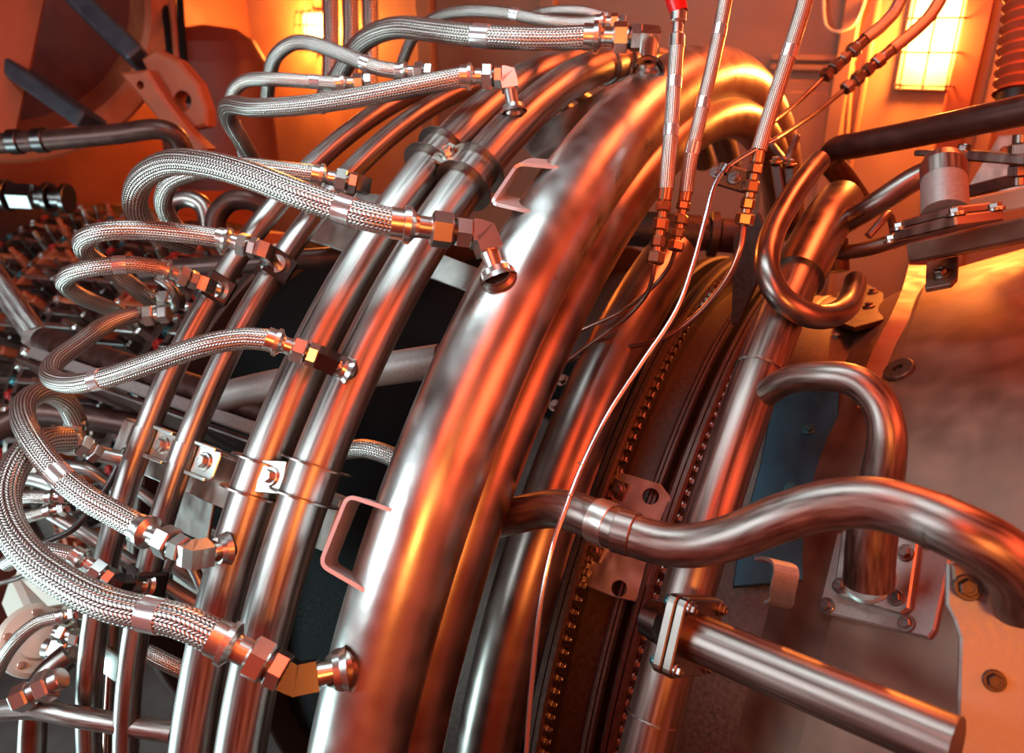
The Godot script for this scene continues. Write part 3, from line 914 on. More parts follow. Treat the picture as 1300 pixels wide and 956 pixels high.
	var v1 := hose("left of two braided hoses hanging before the widest pipe, below a red cap", 0.0135, [[859, 58, 1.4], [856, 100, 1.39], [853, 150, 1.38], [849, 200, 1.37], [846, 240, 1.37]], null, null, [[853, 108], [850, 168]])
	chain(v1, P(846, 238, 1.37), P(831, 335, 1.37), 0.0125, steps)
	chain(v1, P(861, 14, 1.4), P(859, 62, 1.4), 0.0125, [[0, 0.8, 1.2], [0, 0.8, 0.8], [0, 1.0, 1.15]], "fitting")
	var cap := MB.new()
	cap.rev(P(862, 16, 1.4), P(850, -30, 1.4) - P(862, 16, 1.4), [Vector2(0, 0.016), Vector2(0.02, 0.019), Vector2(0.05, 0.017), Vector2(0.07, 0)], 20)
	put(cap, "red_cap", "red_cap", v1)
	var v2 := hose("right of two braided hoses hanging before the widest pipe, with a white band", 0.0128, [[1000, -420, 1.45], [960, -210, 1.44], [926, -30, 1.42], [917, 20, 1.42], [905, 80, 1.41], [893, 130, 1.4], [884, 170, 1.39], [877, 200, 1.39], [871, 245, 1.39]], null, null, [[914, 42], [892, 133], [880, 187]])
	chain(v2, P(871, 243, 1.39), P(857, 318, 1.39), 0.0115, steps)
	var v3 := hose("braided hose hanging from the top edge right of the glowing pipe bends", 0.0135, [[1140, -420, 1.38], [1084, -220, 1.36], [1030, -30, 1.34], [1018, 15, 1.34], [1004, 60, 1.34], [988, 110, 1.34], [974, 155, 1.34], [963, 192, 1.34]], null, null, [[1001, 68]])
	chain(v3, P(963, 190, 1.34), P(944, 286, 1.36), 0.0125, steps)
	line("thin_tube", "thin copper tube bending from the left hanging hose down behind the bright wire", "tube", [[831, 335, 1.37], [828, 355, 1.38], [818, 378, 1.42], [790, 408, 1.47], [745, 440, 1.52], [716, 462, 1.55]], 0.0042, "copper_tube", 10)
	line("thin_tube", "thin copper tube bending from the right hanging hose to the gap beside the arched pipe", "tube", [[857, 318, 1.39], [850, 338, 1.41], [828, 365, 1.45], [790, 395, 1.5], [738, 419, 1.54]], 0.0042, "copper_tube", 10)
	line("thin_tube", "thin copper tube sweeping left from the hose hanging beside the large vertical pipe", "tube", [[944, 286, 1.36], [940, 315, 1.36], [924, 352, 1.38], [890, 395, 1.42], [845, 428, 1.46], [800, 440, 1.5], [755, 447, 1.54], [716, 460, 1.57]], 0.0056, "copper_tube", 12)
	var bw := line("wire_tube", "long bright thin tube curving down across the middle of the casing", "tube", [[985, 176, 1.34], [950, 195, 1.33], [922, 214, 1.32], [907, 235, 1.31], [896, 275, 1.29], [880, 335, 1.27], [858, 395, 1.25], [812, 465, 1.23], [772, 526, 1.21], [742, 585, 1.165], [720, 640, 1.125], [703, 690, 1.1], [686, 770, 1.09], [674, 880, 1.09], [668, 960, 1.09]], 0.0042, "wire", 12)
	for q in [[921, 215, 1.32, 1.6], [739, 590, 1.163, 1.5], [725, 628, 1.133, 1.5]]:
		ring(bw, "clip" if q[3] > 1.55 else "collar", "fitting_dark" if q[3] > 1.55 else "wire", P(q[0], q[1], q[2]), P(q[0] - 12, q[1] + 20, q[2]) - P(q[0], q[1], q[2]), 0.0042 * q[3], 0.016 if q[3] > 1.55 else 0.003, 0.001)
	var cs := [[0, 1.5, 0.9], [6, 1.2, 1.15], [0, 0.5, 0.75], [6, 1.0, 1.05], [0, 0.5, 0.7], [6, 1.2, 1.1], [0, 0.5, 0.7], [6, 1.0, 1.1]]
	for q in [["upper of two slanting braided cables with stepped couplings before the caged lamp", [[1200, -320, 2.0], [1176, -130, 2.0], [1150, -20, 2.0], [1136, 14, 2.0], [1118, 34, 2.0], [1098, 50, 2.0]], [1046, 98], [[1046, 98, 2.0], [1015, 128, 1.9], [985, 152, 1.75], [965, 168, 1.6]]], ["lower of two slanting braided cables with stepped couplings before the caged lamp", [[1262, -320, 2.0], [1232, -130, 2.0], [1202, -20, 2.0], [1182, 18, 2.0], [1158, 42, 2.0], [1132, 63, 2.0]], [1072, 114], [[1072, 114, 2.0], [1040, 140, 1.85], [1005, 164, 1.65], [978, 181, 1.4]]]]:
		var h := hose(q[0], 0.0165, q[1], null, null)
		chain(h, P(q[1][5][0], q[1][5][1], 2.0), P(q[2][0], q[2][1], 2.0), 0.017, cs, "hot_steel")
		var mb := MB.new()
		mb.tube(spline(px3(q[3])), 0.006, 10)
		put(mb, "thin_tube", "hot_steel", h)

func left_side():
	# big duct ring
	var c := P(-20, -20, 2.9)
	var n := (P(60, 60, 2.2) - c).normalized()
	var o := thing("intake_ring", "large orange lit duct ring with slanting spokes at upper left", "duct", c)
	var mb := MB.new()
	mb.rev(c - n * 0.12, n, [Vector2(0, 0.54), Vector2(0, 0.65), Vector2(0.22, 0.65), Vector2(0.24, 0.63), Vector2(0.24, 0.56), Vector2(0.22, 0.54), Vector2(0, 0.54)], 90)
	put(mb, "rim", "cast_orange", o)
	var bk := MB.new()
	bk.rev(c - n * 0.2, n, [Vector2(0, 0), Vector2(0, 0.6), Vector2(0.03, 0.6), Vector2(0.03, 0)], 60)
	put(bk, "back_disc", "dark_red", o)
	for q in [[85, -15, 182, 80, 0.07], [18, 88, 118, 158, 0.06], [25, -30, -20, 175, 0.16]]:
		var s := MB.new()
		beam(s, P(q[0], q[1], 2.78), P(q[2], q[3], 2.74), n, q[4], 0.14, 0.01)
		put(s, "spoke", "cast_orange" if q[4] > 0.1 else "blue_steel", o)
	for q in [["upper orange casting lug with an oval hole beside the duct ring", [[178, 75], [196, 62], [225, 76], [250, 105], [262, 140], [262, 160], [240, 165], [215, 150]], [232, 128]], ["lower orange casting lug reaching down from the duct ring to the thick hose", [[150, 92], [185, 88], [208, 125], [238, 165], [262, 188], [250, 200], [215, 172], [186, 135]], [178, 108]]]:
		var lg := thing("casting_lug", q[0], "bracket", P(q[1][0][0], q[1][0][1], 2.6))
		cut(lg, "plate", "cast_orange", q[1], P(220, 130, 2.72 if q[2][0] > 200 else 2.66), Vector3(0.35, 0.15, 1), 0.07, [[q[2][0], q[2][1], 0.035 if q[2][0] > 200 else 0.015]], 0.01)
	# drum and dark uprights
	var d := P(272, 120, 3.6)
	var dr := thing("drum", "dull red brown drum with rounded top beside the left yellow glow", "drum", d)
	var dm := MB.new()
	dm.rev(Vector3(d.x, d.y - 0.8, d.z), Vector3.UP, [Vector2(0.4, 0), Vector2(0.4, 0.26), Vector2(0.8, 0.26), Vector2(0.95, 0.25), Vector2(1.03, 0.21), Vector2(1.08, 0.14), Vector2(1.1, 0.0)], 48)
	put(dm, "shell", "red_paint", dr)
	for i in 3:
		line("upright_pipe", ["leftmost dark upright pipe behind the duct ring", "middle dark upright pipe behind the duct ring", "rightmost dark upright pipe behind the duct ring"][i], "pipe", [[204 + i * 11, -40, 3.2], [213 + i * 9, 40, 3.2], [222 + i * 8, 130, 3.2]], 0.015, ["dark_casing", "cast_orange", "dark_casing"][i], 16)
	var e := line("elbow_pipe", "dark elbow pipe with couplings running below the duct ring", "pipe", [[-30, 184, 2.3], [60, 178, 2.3], [150, 170, 2.3], [200, 164, 2.3], [222, 172, 2.32], [234, 195, 2.36], [240, 230, 2.4]], 0.03, "brown_metal", 24)
	for q in [[20, 180], [52, 178]]: ring(e, "coupling", "fitting_dark", P(q[0], q[1], 2.3), P(q[0] + 20, q[1] - 1, 2.3) - P(q[0], q[1], 2.3), 0.034, 0.035)
	# actuator under the elbow pipe
	var ac := thing("actuator", "grey cylindrical actuator with flanges at the left edge below the elbow pipe", "actuator", P(50, 250, 2.5))
	chain(ac, P(5, 248, 2.5), P(88, 252, 2.5), 0.045, [[0, 0.3, 1.15], [6, 1.4, 1.0], [0, 0.4, 0.8], [0, 0.25, 1.1], [0, 0.6, 0.75], [0, 0.25, 1.05]], "fitting_dark")
	line("bent_pipe", "rear orange edged pipe bend seen through the loop of the thick hose", "pipe", [[212, 300, 2.1], [216, 262, 2.1], [236, 252, 2.1], [258, 262, 2.1], [266, 300, 2.1]], 0.024, "hot_steel")
	line("bent_pipe", "wider dark pipe bend right of the orange edged bend behind the slim tubes", "pipe", [[272, 310, 1.95], [275, 275, 1.95], [292, 256, 1.95], [318, 254, 1.95], [345, 268, 1.97]], 0.026, "brown_metal")
	line("bent_pipe", "brown pipe crossing behind the slim and medium pipes at mid height", "pipe", [[180, 345, 1.9], [260, 338, 1.88], [360, 331, 1.85], [440, 325, 1.85]], 0.024, "brown_metal")
	# inclined beam, dark pipe and pale pipe crossing behind the slim tubes
	var ex := Vector3.RIGHT
	var p0 := P(45, 470, 2.05)
	var bm := thing("beam", "flat brown beam slanting down behind the hairpin hose and slim tubes", "beam", p0)
	var m2 := MB.new()
	beam(m2, p0, p0 + ex * 1.0, Vector3(0, 0.8, 0.6), 0.012, 0.13, 0.004)
	put(m2, "web", "brown_metal", bm)
	var m3 := MB.new()
	beam(m3, p0 + Vector3(0, 0.052, 0.0), p0 + Vector3(1.0, 0.052, 0.0), Vector3(0, -0.6, 0.8), 0.014, 0.03, 0.003)
	put(m3, "edge_flange", "plate_tan", bm)
	line("crossing_pipe", "dark pipe slanting just above the flat brown beam", "pipe", [P(55, 432, 2.1), P(55, 432, 2.1) + ex * 0.5, P(55, 432, 2.1) + ex * 1.05], 0.035, "brown_metal")
	line("crossing_pipe", "pale cream pipe crossing behind the medium pipes to the widest pipe", "pipe", [[270, 507, 1.72], [350, 489, 1.66], [450, 474, 1.58], [560, 458, 1.52]], 0.034, "plate_tan", 28)
	var sp := line("strut_tube", "short steel strut tube with drilled lug slanting at the left edge", "strut", [[-25, 325, 2.2], [5, 368, 2.18], [44, 424, 2.15]], 0.033, "tube_steel")
	cut(sp, "lug", "sheet_steel", [[28, 420], [50, 416], [58, 430], [54, 445], [38, 442], [26, 434]], P(44, 430, 2.1), Vector3(0.2, 0.4, 1), 0.02, [[48, 432, 0.008]])
	# small fittings of the hose ends at left
	var fs := [[[172, 403, 1.6], [215, 398, 1.6], "dark stepped fitting where the hairpin hose ends left of the slim tubes"], [[192, 380, 1.67], [232, 383, 1.67], "bright hexagon fitting below the lower looped hose"], [[88, 556, 1.46], [125, 578, 1.5], "gold rimmed nut at the far end of the thickest hose"], [[97, 536, 1.58], [88, 575, 1.55], "bright cap nut at the far end of the far left loop"]]
	for q in fs:
		var f := thing("pipe_fitting", q[2], "fitting", P(q[0][0], q[0][1], q[0][2]))
		chain(f, P(q[0][0], q[0][1], q[0][2]), P(q[1][0], q[1][1], q[1][2]), 0.021, [[0, 0.5, 1.1], [0, 0.4, 0.8], [6, 1.0, 1.1], [0, 0.4, 0.7], [6, 0.9, 0.95]], "fitting")
	line("return_tube", "small steel tube curling down from the lower looped hose", "tube", [[200, 352, 1.6], [215, 362, 1.6], [224, 378, 1.62], [220, 392, 1.64], [200, 400, 1.64]], 0.011, "tube_steel", 14)
	line("steel_tube", "bright steel tube running right from the gold rimmed nut", "tube", [[120, 575, 1.55], [150, 582, 1.56], [200, 592, 1.58]], 0.016, "tube_steel")
	line("steel_tube", "curved bright tube below the gold rimmed nut", "tube", [[92, 592, 1.6], [112, 596, 1.6], [135, 612, 1.61], [160, 628, 1.62]], 0.012, "tube_steel")
	line("steel_tube", "slanting steel tube below the small hose ends left of the slim tubes", "tube", [[55, 645, 1.65], [100, 672, 1.65], [150, 704, 1.65], [215, 745, 1.66], [262, 775, 1.66]], 0.016, "tube_steel")
	line("steel_rod", "thin steel rod leaning across the slim tube at left", "rod", [[160, 570, 1.56], [135, 620, 1.56], [95, 670, 1.57], [55, 690, 1.58]], 0.007, "fitting_dark", 10)
	line("steel_tube", "long slanting tube at the left edge between the loops", "tube", [[-30, 560, 1.9], [40, 525, 1.9], [110, 530, 1.9], [200, 545, 1.9]], 0.03, "brown_metal")
	line("steel_tube", "upright slim tube between the slim arched tubes at the bottom", "tube", [[146, 790, 1.6], [140, 860, 1.6], [135, 960, 1.6]], 0.009, "copper_tube", 12)
	for q in [[[100, 800], [175, 850], [172, 885], [98, 832], "bright slanting bracket plate at the bottom between the slim tubes"], [[60, 690], [130, 740], [126, 765], [50, 722], "bright angled plate behind the short braided hose"], [[205, 590], [275, 620], [262, 690], [195, 660], "dull plate behind the slim tubes below the bracket bar"]]:
		var b := thing("bracket_plate", q[4], "bracket", P(q[0][0], q[0][1], 1.62))
		cut(b, "plate", "sheet_steel", [q[0], q[1], q[2], q[3]], P(q[0][0], q[0][1], 1.64), Vector3(-0.1, 0.5, 1), 0.008)
	for q in [[[[150, 600, 1.7], [200, 640, 1.7], [260, 672, 1.7], [330, 700, 1.7]], 0.013, "slanting bright tube crossing behind the slim tubes toward the left medium pipe"], [[[232, 700, 1.62], [250, 730, 1.62], [262, 770, 1.62], [250, 830, 1.63], [240, 960, 1.64]], 0.012, "slim tube dropping behind the left medium pipe at the bottom"], [[[-20, 600, 1.85], [60, 612, 1.84], [130, 650, 1.83], [200, 700, 1.82], [280, 760, 1.82]], 0.02, "dull tube slanting behind everything at the lower left"], [[[-20, 745, 1.75], [20, 735, 1.74], [45, 725, 1.73], [62, 735, 1.73]], 0.006, "thin pale rod poking out under the thickest hose at the left edge"], [[[-20, 905, 1.5], [40, 900, 1.48], [110, 912, 1.46], [220, 930, 1.45]], 0.02, "steel tube low across the bottom left corner"], [[[215, 645, 1.66], [222, 690, 1.66], [205, 740, 1.66], [208, 800, 1.67]], 0.014, "small upright tube between right slim tube and left medium pipe"]]:
		line("steel_tube", q[2], "tube", q[0], q[1], "tube_steel", 16)
	for q in [[[228, 612, 1.68], [268, 622, 1.68], 0.018, "small stepped fitting below the bracket bar, upper of two"], [[226, 642, 1.68], [262, 650, 1.68], 0.016, "small stepped fitting below the bracket bar, lower of two"], [[120, 752, 1.56], [122, 716, 1.56], 0.017, "upright stepped fitting just left of the black elbow"], [[105, 812, 1.5], [72, 800, 1.52], 0.018, "bright stepped fitting beside the round valve"], [[20, 890, 1.45], [80, 860, 1.45], 0.026, "large stepped fitting at the bottom left corner"], [[46, 600, 1.62], [46, 570, 1.62], 0.018, "bright stepped fitting inside the far left loop"]]:
		var f := thing("pipe_fitting", q[3], "fitting", P(q[0][0], q[0][1], q[0][2]))
		chain(f, P(q[0][0], q[0][1], q[0][2]), P(q[1][0], q[1][1], q[1][2]), q[2], [[6, 1.0, 1.0], [0, 0.5, 0.75], [6, 0.8, 1.15], [0, 0.6, 0.8]], "fitting")
	for q in [[[[30, 690], [95, 700], [120, 760], [60, 770], [20, 730]], 1.78, "pale housing plate behind the short braided hose"], [[[215, 690], [300, 720], [290, 800], [225, 790]], 1.9, "pale plate deep between slim tubes and left medium pipe"]]:
		var b := thing("cover_plate", q[2], "plate", P(q[0][0][0], q[0][0][1], q[1]))
		cut(b, "plate", "cream_paint", q[0], P(q[0][0][0], q[0][0][1], q[1]), Vector3(-0.2, 0.5, 1), 0.02)
	# white round valve at the bottom left
	var v := P(48, 812, 1.7)
	var vl := thing("valve", "pale green white round valve body with steel fittings at the bottom left", "valve", v)
	var vm := MB.new()
	var vn := (P(70, 800, 1.5) - v).normalized()
	vm.rev(v - vn * 0.05, vn, [Vector2(0, 0), Vector2(0, 0.075), Vector2(0.012, 0.08), Vector2(0.05, 0.08), Vector2(0.06, 0.07), Vector2(0.062, 0.045), Vector2(0.08, 0.04), Vector2(0.085, 0.0)], 40)
	put(vm, "body", "cream_paint", vl)
	for i in 5: bolt(vl, v + vn * 0.012 + basis_y(vn) * Vector3(cos(i * 1.26) * 0.058, 0, sin(i * 1.26) * 0.058), vn, 0.006, "fitting")
	chain(vl, P(62, 822, 1.6), P(98, 830, 1.58), 0.03, [[0, 0.5, 0.8], [6, 1.2, 1.0], [0, 0.4, 0.8]], "fitting")
	chain(vl, P(78, 812, 1.6), P(84, 790, 1.58), 0.022, [[6, 1.2, 1.0], [0, 0.4, 0.7]], "fitting")
	line("elbow_pipe", "ribbed elbow pipe at the bottom left beneath the round valve", "pipe", [[88, 832, 1.56], [72, 845, 1.55], [56, 862, 1.54], [45, 890, 1.54], [40, 960, 1.55]], 0.026, "hot_steel")
	var hb := thing("housing_box", "pale angled housing at the left edge behind the thickest hose", "housing", P(30, 775, 1.95))
	var hm := MB.new()
	hm.box(frame(Vector3(1, -0.1, 0.3), Vector3(-0.2, 0.5, 1), P(45, 770, 2.0)), Vector3(0.09, 0.05, 0.05), 0.012)
	put(hm, "body", "cream_paint", hb)

func right_side():
	# vertical pipe and its branch
	var v := hoop_pipe("V", 0.1, 1.5, "upright arched pipe with glowing upper end right of the middle", "worn_steel", [[0.995, 0.0008, 0.004], [0.5, 0.001, 0.004]])
	var vt := MB.new()
	vt.tube(arc("V", 1.2, 1.52, 20), 0.05, 40)
	put(vt, "sleeve", "hot_steel", v)
	line("branch_pipe", "branch pipe leaving the upright pipe and bending down to the bolted flange block", "pipe", [hoop("V", 0.945) + Vector3(0.01, 0, 0), [1000, 483, 1.25], [1050, 478, 1.19], [1088, 485, 1.16], [1116, 513, 1.14], [1126, 550, 1.13], [1121, 600, 1.14], [1111, 650, 1.16], [1105, 700, 1.17], [1103, 742, 1.18]], [0.0215, 0.0225, 0.024, 0.026, 0.031, 0.0365, 0.037], "worn_steel", 32)
	var x := line("cross_pipe", "large steel pipe crossing from the middle to the lower right, over the upright pipe", "pipe", [[625, 662, 1.3], [660, 653, 1.27], [700, 646, 1.23], [735, 652, 1.18], [790, 675, 1.13], [840, 690, 1.1], [885, 692, 1.075], [935, 680, 1.045], [990, 658, 1.01], [1050, 641, 0.98], [1110, 639, 0.95], [1165, 653, 0.92], [1220, 676, 0.885], [1265, 700, 0.87], [1290, 728, 0.875], [1298, 765, 0.9]], [0.030, 0.031, 0.031, 0.031, 0.032, 0.034, 0.036], "worn_steel", 40, 0.006)
	ring(x, "sleeve", "sheet_steel", P(766, 664, 1.153), P(790, 675, 1.13) - P(735, 652, 1.18), 0.0335, 0.03, 0.001)
	ring(x, "sleeve", "worn_steel", P(795, 676, 1.125), P(840, 690, 1.1) - P(790, 675, 1.13), 0.0325, 0.028, 0.001)
	ring(x, "weld_bead", "worn_steel", P(1190, 663, 0.905), P(1220, 676, 0.885) - P(1165, 653, 0.92), 0.0345, 0.006, 0.001)
	# clamp plate of the crossing pipe
	var kp := K(785, 690, 0.06)
	var cnm := cn(kp)
	var cp := thing("clamp_plate", "formed steel clamp plate with two holes and two bolts under the crossing pipe", "clamp", kp)
	cut(cp, "plate", "sheet_steel", [[776, 597], [800, 603], [838, 614], [852, 632], [842, 672], [824, 740], [806, 764], [780, 758], [727, 737]], kp, cnm, 0.012, [[826, 630, 0.017], [786, 747, 0.016]])
	for q in [[787, 622], [757, 700]]:
		var p := on_plane(q[0], q[1], kp, cnm)
		var mb := MB.new()
		mb.box(frame(P(787, 622, 1) - P(757, 700, 1), cnm, p + cnm * 0.004), Vector3(0.019, 0.017, 0.005), 0.002)
		put(mb, "washer_plate", "hot_steel", cp)
		bolt(cp, p + cnm * 0.01, cnm, 0.010, "bolt")
	# flange block of the branch pipe
	var fk := K(1105, 745, 0.012)
	var fn := cn(fk)
	var fb := thing("flange_block", "square bolted flange block beneath the lower end of the branch pipe", "flange", fk)
	cut(fb, "lower_plate", "plate_tan", [[1062, 676], [1212, 682], [1186, 800], [1178, 810], [1046, 778], [1040, 766]], fk, fn, 0.02, [], 0.003)
	var fp := fk + fn * 0.016
	cut(fb, "upper_plate", "sheet_steel", [[1068, 672], [1166, 682], [1153, 772], [1143, 780], [1064, 757], [1058, 748]], fp, fn, 0.014, [], 0.003)
	for q in [[1067, 744, 1], [1138, 760, 1], [1150, 702, 1], [1050, 769, 0], [1151, 792, 0]]:
		var p := on_plane(q[0], q[1], fp if q[2] else fk, fn)
		bolt(fb, p + fn * 0.002, fn, 0.0095, "bolt")
	var rr := MB.new()
	var cc := on_plane(1103, 733, fp, fn)
	rr.rev(cc - fn * 0.003, fn, [Vector2(0, 0.045), Vector2(0.006, 0.044), Vector2(0.009, 0.039), Vector2(0.009, 0.03)], 32)
	put(rr, "raised_rim", "sheet_steel", fb)
	# standing bracket at the lower right with the pipe flange on it
	var bp := P(1255, 800, 0.93)
	var bn := Vector3(0.15, 0.55, 0.9).normalized()
	var sb := thing("standing_bracket", "tan standing bracket plate with curved edge at the lower right corner", "bracket", bp)
	cut(sb, "plate", "plate_tan", [[1202, 716], [1220, 712], [1330, 750], [1330, 960], [1215, 960], [1218, 850], [1219, 810], [1212, 788], [1202, 768]], bp, bn, 0.014, [[1262, 864, 0.0085]], 0.003)
	var bt := bp + bn * 0.016
	cut(sb, "flange_plate", "cone_steel", [[1208, 716], [1222, 713], [1330, 744], [1330, 792], [1240, 762], [1212, 748]], bt, bn, 0.012, [], 0.003)
	bolt(sb, on_plane(1228, 746, bt, bn) + bn * 0.002, bn, 0.011, "bolt_dark")
	bolt(sb, on_plane(1262, 864, bp, bn) + bn * 0.002, bn, 0.009, "bolt_dark")
	# flange pair at the foot of the upright pipe and the pipe leaving it
	var q0 := P(866, 802, 1.12)
	var q1 := P(1190, 938, 0.88)
	var dir := (q1 - q0).normalized()
	var fl := thing("flanged_pipe", "short pipe with square bolted flange pair leaving the foot of the upright pipe", "pipe", q0)
	var tm := MB.new()
	tm.tube(spline(PackedVector3Array([q0 + dir * 0.02, q0 + dir * 0.2, q1 + dir * 0.02]), 0.02), 0.034, 36)
	put(tm, "tube", "worn_steel", fl)
	var neck := MB.new()
	neck.rev(q0 - dir * 0.06, dir, [Vector2(0, 0.028), Vector2(0.03, 0.032), Vector2(0.055, 0.045), Vector2(0.06, 0.045)], 30)
	put(neck, "neck", "fitting_dark", fl)
	var upv := (P(873, 756, 1.12) - P(846, 838, 1.12)).normalized()
	for i in 2:
		var pm := MB.new()
		var z := dir
		var xx := (upv - z * upv.dot(z)).normalized()
		pm.plate(Transform3D(Basis(xx, z.cross(xx), z), q0 + dir * (0.004 + i * 0.0165)), rrect(0.056, 0.058, 0.012), 0.0145, 0.002)
		put(pm, "flange_plate", "hot_steel", fl)
	var xv := (upv - dir * upv.dot(dir)).normalized(); var yv := dir.cross(xv)
	for s in [[1, 1], [1, -1], [-1, 1], [-1, -1]]:
		bolt(fl, q0 + dir * 0.03 + xv * 0.043 * s[0] + yv * 0.044 * s[1], dir, 0.0075, "bolt")
		bolt(fl, q0 - dir * 0.005 + xv * 0.043 * s[0] + yv * 0.044 * s[1], -dir, 0.0075, "bolt_teal")
	# cover plate with lock tab bolts, teal light put into its colour
	var tk := K(1010, 590, 0.012)
	var tn := cn(tk)
	var tp := thing("teal_lit_plate", "cover plate with teal light in its colour, two bolts, beside the branch pipe", "plate", tk)
	cut(tp, "plate", "teal_lit_plate", [[985, 488], [1066, 486], [1064, 560], [1048, 660], [1040, 735], [930, 745], [938, 690], [965, 590]], tk, tn, 0.01, [], 0.002)
	for q in [[1026, 545], [1004, 620]]:
		var p := on_plane(q[0], q[1], tk, tn)
		bolt(tp, p + tn * 0.002, tn, 0.0085, "bolt_teal")
		var mb := MB.new()
		mb.box(frame(Vector3(1, 0.3, 0), tn, p + tn * 0.001 - Vector3(0.01, 0.004, 0)), Vector3(0.008, 0.008, 0.0015), 0.0005)
		put(mb, "lock_tab", "fitting", tp)
	# small bent hook bracket
	var hk := thing("hook_bracket", "small pale bent bracket below the crossing pipe left of the flange block", "bracket", P(982, 740, 1.12))
	var hp := px3([[972, 712, 1.17], [984, 712, 1.13], [996, 718, 1.1], [998, 728, 1.09], [994, 748, 1.1], [992, 764, 1.13], [985, 768, 1.16]])
	var hm := MB.new()
	hm.strip(spline(hp, 0.004), (P(965, 735, 1.12) - P(997, 742, 1.12)).normalized(), 0.036, 0.005)
	put(hm, "strap", "plate_tan", hk)
	# round boss on the cone and bolts
	var wk := K(1142, 471, 0.0)
	var wb := thing("washer_boss", "round steel boss with a centre bore on the flared casing above the branch pipe", "boss", wk)
	var wm := MB.new()
	wm.rev(wk - cn(wk) * 0.004, cn(wk), [Vector2(0, 0.03), Vector2(0.01, 0.03), Vector2(0.013, 0.027), Vector2(0.013, 0.01), Vector2(0.004, 0.01), Vector2(0.004, 0)], 30)
	put(wm, "rim", "casing_steel", wb)
	# raised seam strap on the cone
	var ss := thing("seam_strap", "curved raised strap running down the flared casing from the shelf bracket", "strap", K(1150, 400, 0.004))
	var sw := PackedVector3Array()
	for q in [[1168, 338], [1160, 370], [1146, 405], [1128, 440], [1113, 480], [1106, 520]]: sw.append(K(q[0], q[1], 0.006))
	var sm := MB.new()
	sm.strip(spline(sw, 0.01), Vector3(0.95, 0.1, -0.15).normalized(), 0.05, 0.006)
	put(sm, "strap", "cone_steel", ss)
	# J pipe with its foot flange
	var j := line("bent_pipe", "dark steel pipe hooking down beside the upright pipe to a bolted foot", "pipe", [[1040, 205, 1.6], [1018, 232, 1.52], [995, 268, 1.46], [978, 305, 1.41], [974, 340, 1.37], [988, 374, 1.35], [1018, 397, 1.35], [1050, 402, 1.38], [1074, 390, 1.43], [1083, 372, 1.5], [1086, 358, 1.58]], 0.0225, "hot_steel", 28)
	var jk := K(1103, 388, 0.01)
	cut(j, "foot_flange", "brown_metal", [[1062, 372], [1100, 360], [1122, 372], [1122, 405], [1085, 415], [1060, 408]], jk, cn(jk), 0.012)
	for q in [[1108, 372], [1103, 390]]: bolt(j, on_plane(q[0], q[1], jk, cn(jk)) + cn(jk) * 0.003, cn(jk), 0.010, "bolt")
	var bh := K(1062, 428, 0.0)
	bolt(j, bh, cn(bh), 0.008, "bolt")
	# brown pipe at upper right
	line("brown_pipe", "dark brown pipe running from its elbow to the right edge before the lit wall", "pipe", [[1095, 262, 1.98], [1072, 228, 1.93], [1054, 204, 1.88], [1062, 190, 1.83], [1090, 184, 1.77], [1160, 170, 1.66], [1240, 153, 1.54], [1340, 131, 1.42]], 0.0295, "brown_metal", 32)
	# pipe from the shelf stub
	line("bent_pipe", "dark red pipe slanting down left from the round stub on the shelf", "pipe", [[1196, 212, 1.5], [1160, 228, 1.52], [1120, 254, 1.55], [1080, 278, 1.6], [1045, 300, 1.66]], 0.024, "hot_steel", 28)
	line("bent_pipe", "slimmer pipe below the dark red pipe, ending at the shelf bracket", "pipe", [[1062, 322, 1.66], [1100, 316, 1.62], [1140, 304, 1.58], [1180, 290, 1.54]], 0.016, "worn_steel")
	line("bent_pipe", "small blue edged arched tube behind the dark red pipe", "pipe", [[1102, 300, 1.75], [1118, 282, 1.75], [1128, 272, 1.76], [1134, 290, 1.78], [1134, 315, 1.8]], 0.009, "worn_steel")
	line("post", "short brown post left of the slimmer pipe", "post", [[1058, 305, 1.68], [1060, 345, 1.68]], 0.03, "brown_metal")
	# shelf bracket
	var a := P(1150, 322, 1.44); var b := P(1345, 280, 1.16)
	var sh := thing("shelf_bracket", "thick shelf bracket with lit edges standing on the flared casing at right", "bracket", a)
	var s1 := MB.new()
	var ed := (b - a).normalized()
	var back := (ray(1200, 250) - ed * ray(1200, 250).dot(ed)); back.y = 0.0; back = (back - ed * back.dot(ed)).normalized()
	var tr := Transform3D(Basis(ed, -back.cross(ed).normalized() if back.cross(ed).y < 0 else back.cross(ed).normalized(), Vector3()), (a + b) / 2)
	tr.basis.z = tr.basis.x.cross(tr.basis.y)
	s1.box(tr.translated_local(Vector3(0, 0.0, -0.07)), Vector3(a.distance_to(b) / 2, 0.018, 0.07), 0.004)
	put(s1, "shelf", "cone_steel", sh)
	var s2 := MB.new()
	var sl0 := tr.affine_inverse() * on_plane(1203, 292, tr * Vector3(0, 0.018, 0), tr.basis.y)
	s2.box(tr.translated_local(Vector3(sl0.x, 0.025, sl0.z)), Vector3(0.062, 0.009, 0.05), 0.003)
	var s3 := MB.new()
	s3.box(tr.translated_local(Vector3(sl0.x, 0.041, sl0.z)), Vector3(0.052, 0.007, 0.042), 0.003)
	put(s3, "stub_collar", "worn_steel", sh)
	put(s2, "stub_flange", "worn_steel", sh)
	for q in [[-0.055, 0.04], [0.055, 0.04], [0.055, -0.04], [-0.085, 0.03]]: bolt(sh, tr * Vector3(sl0.x + q[0], 0.036 if q[0] > -0.08 else 0.02, sl0.z + q[1]), tr.basis.y, 0.010, "bolt")
	var f2 := P(1200, 345, 1.43)
	cut(sh, "foot_tab", "cone_steel", [[1176, 332], [1216, 325], [1214, 352], [1206, 360], [1174, 366]], f2, cn(f2), 0.01)
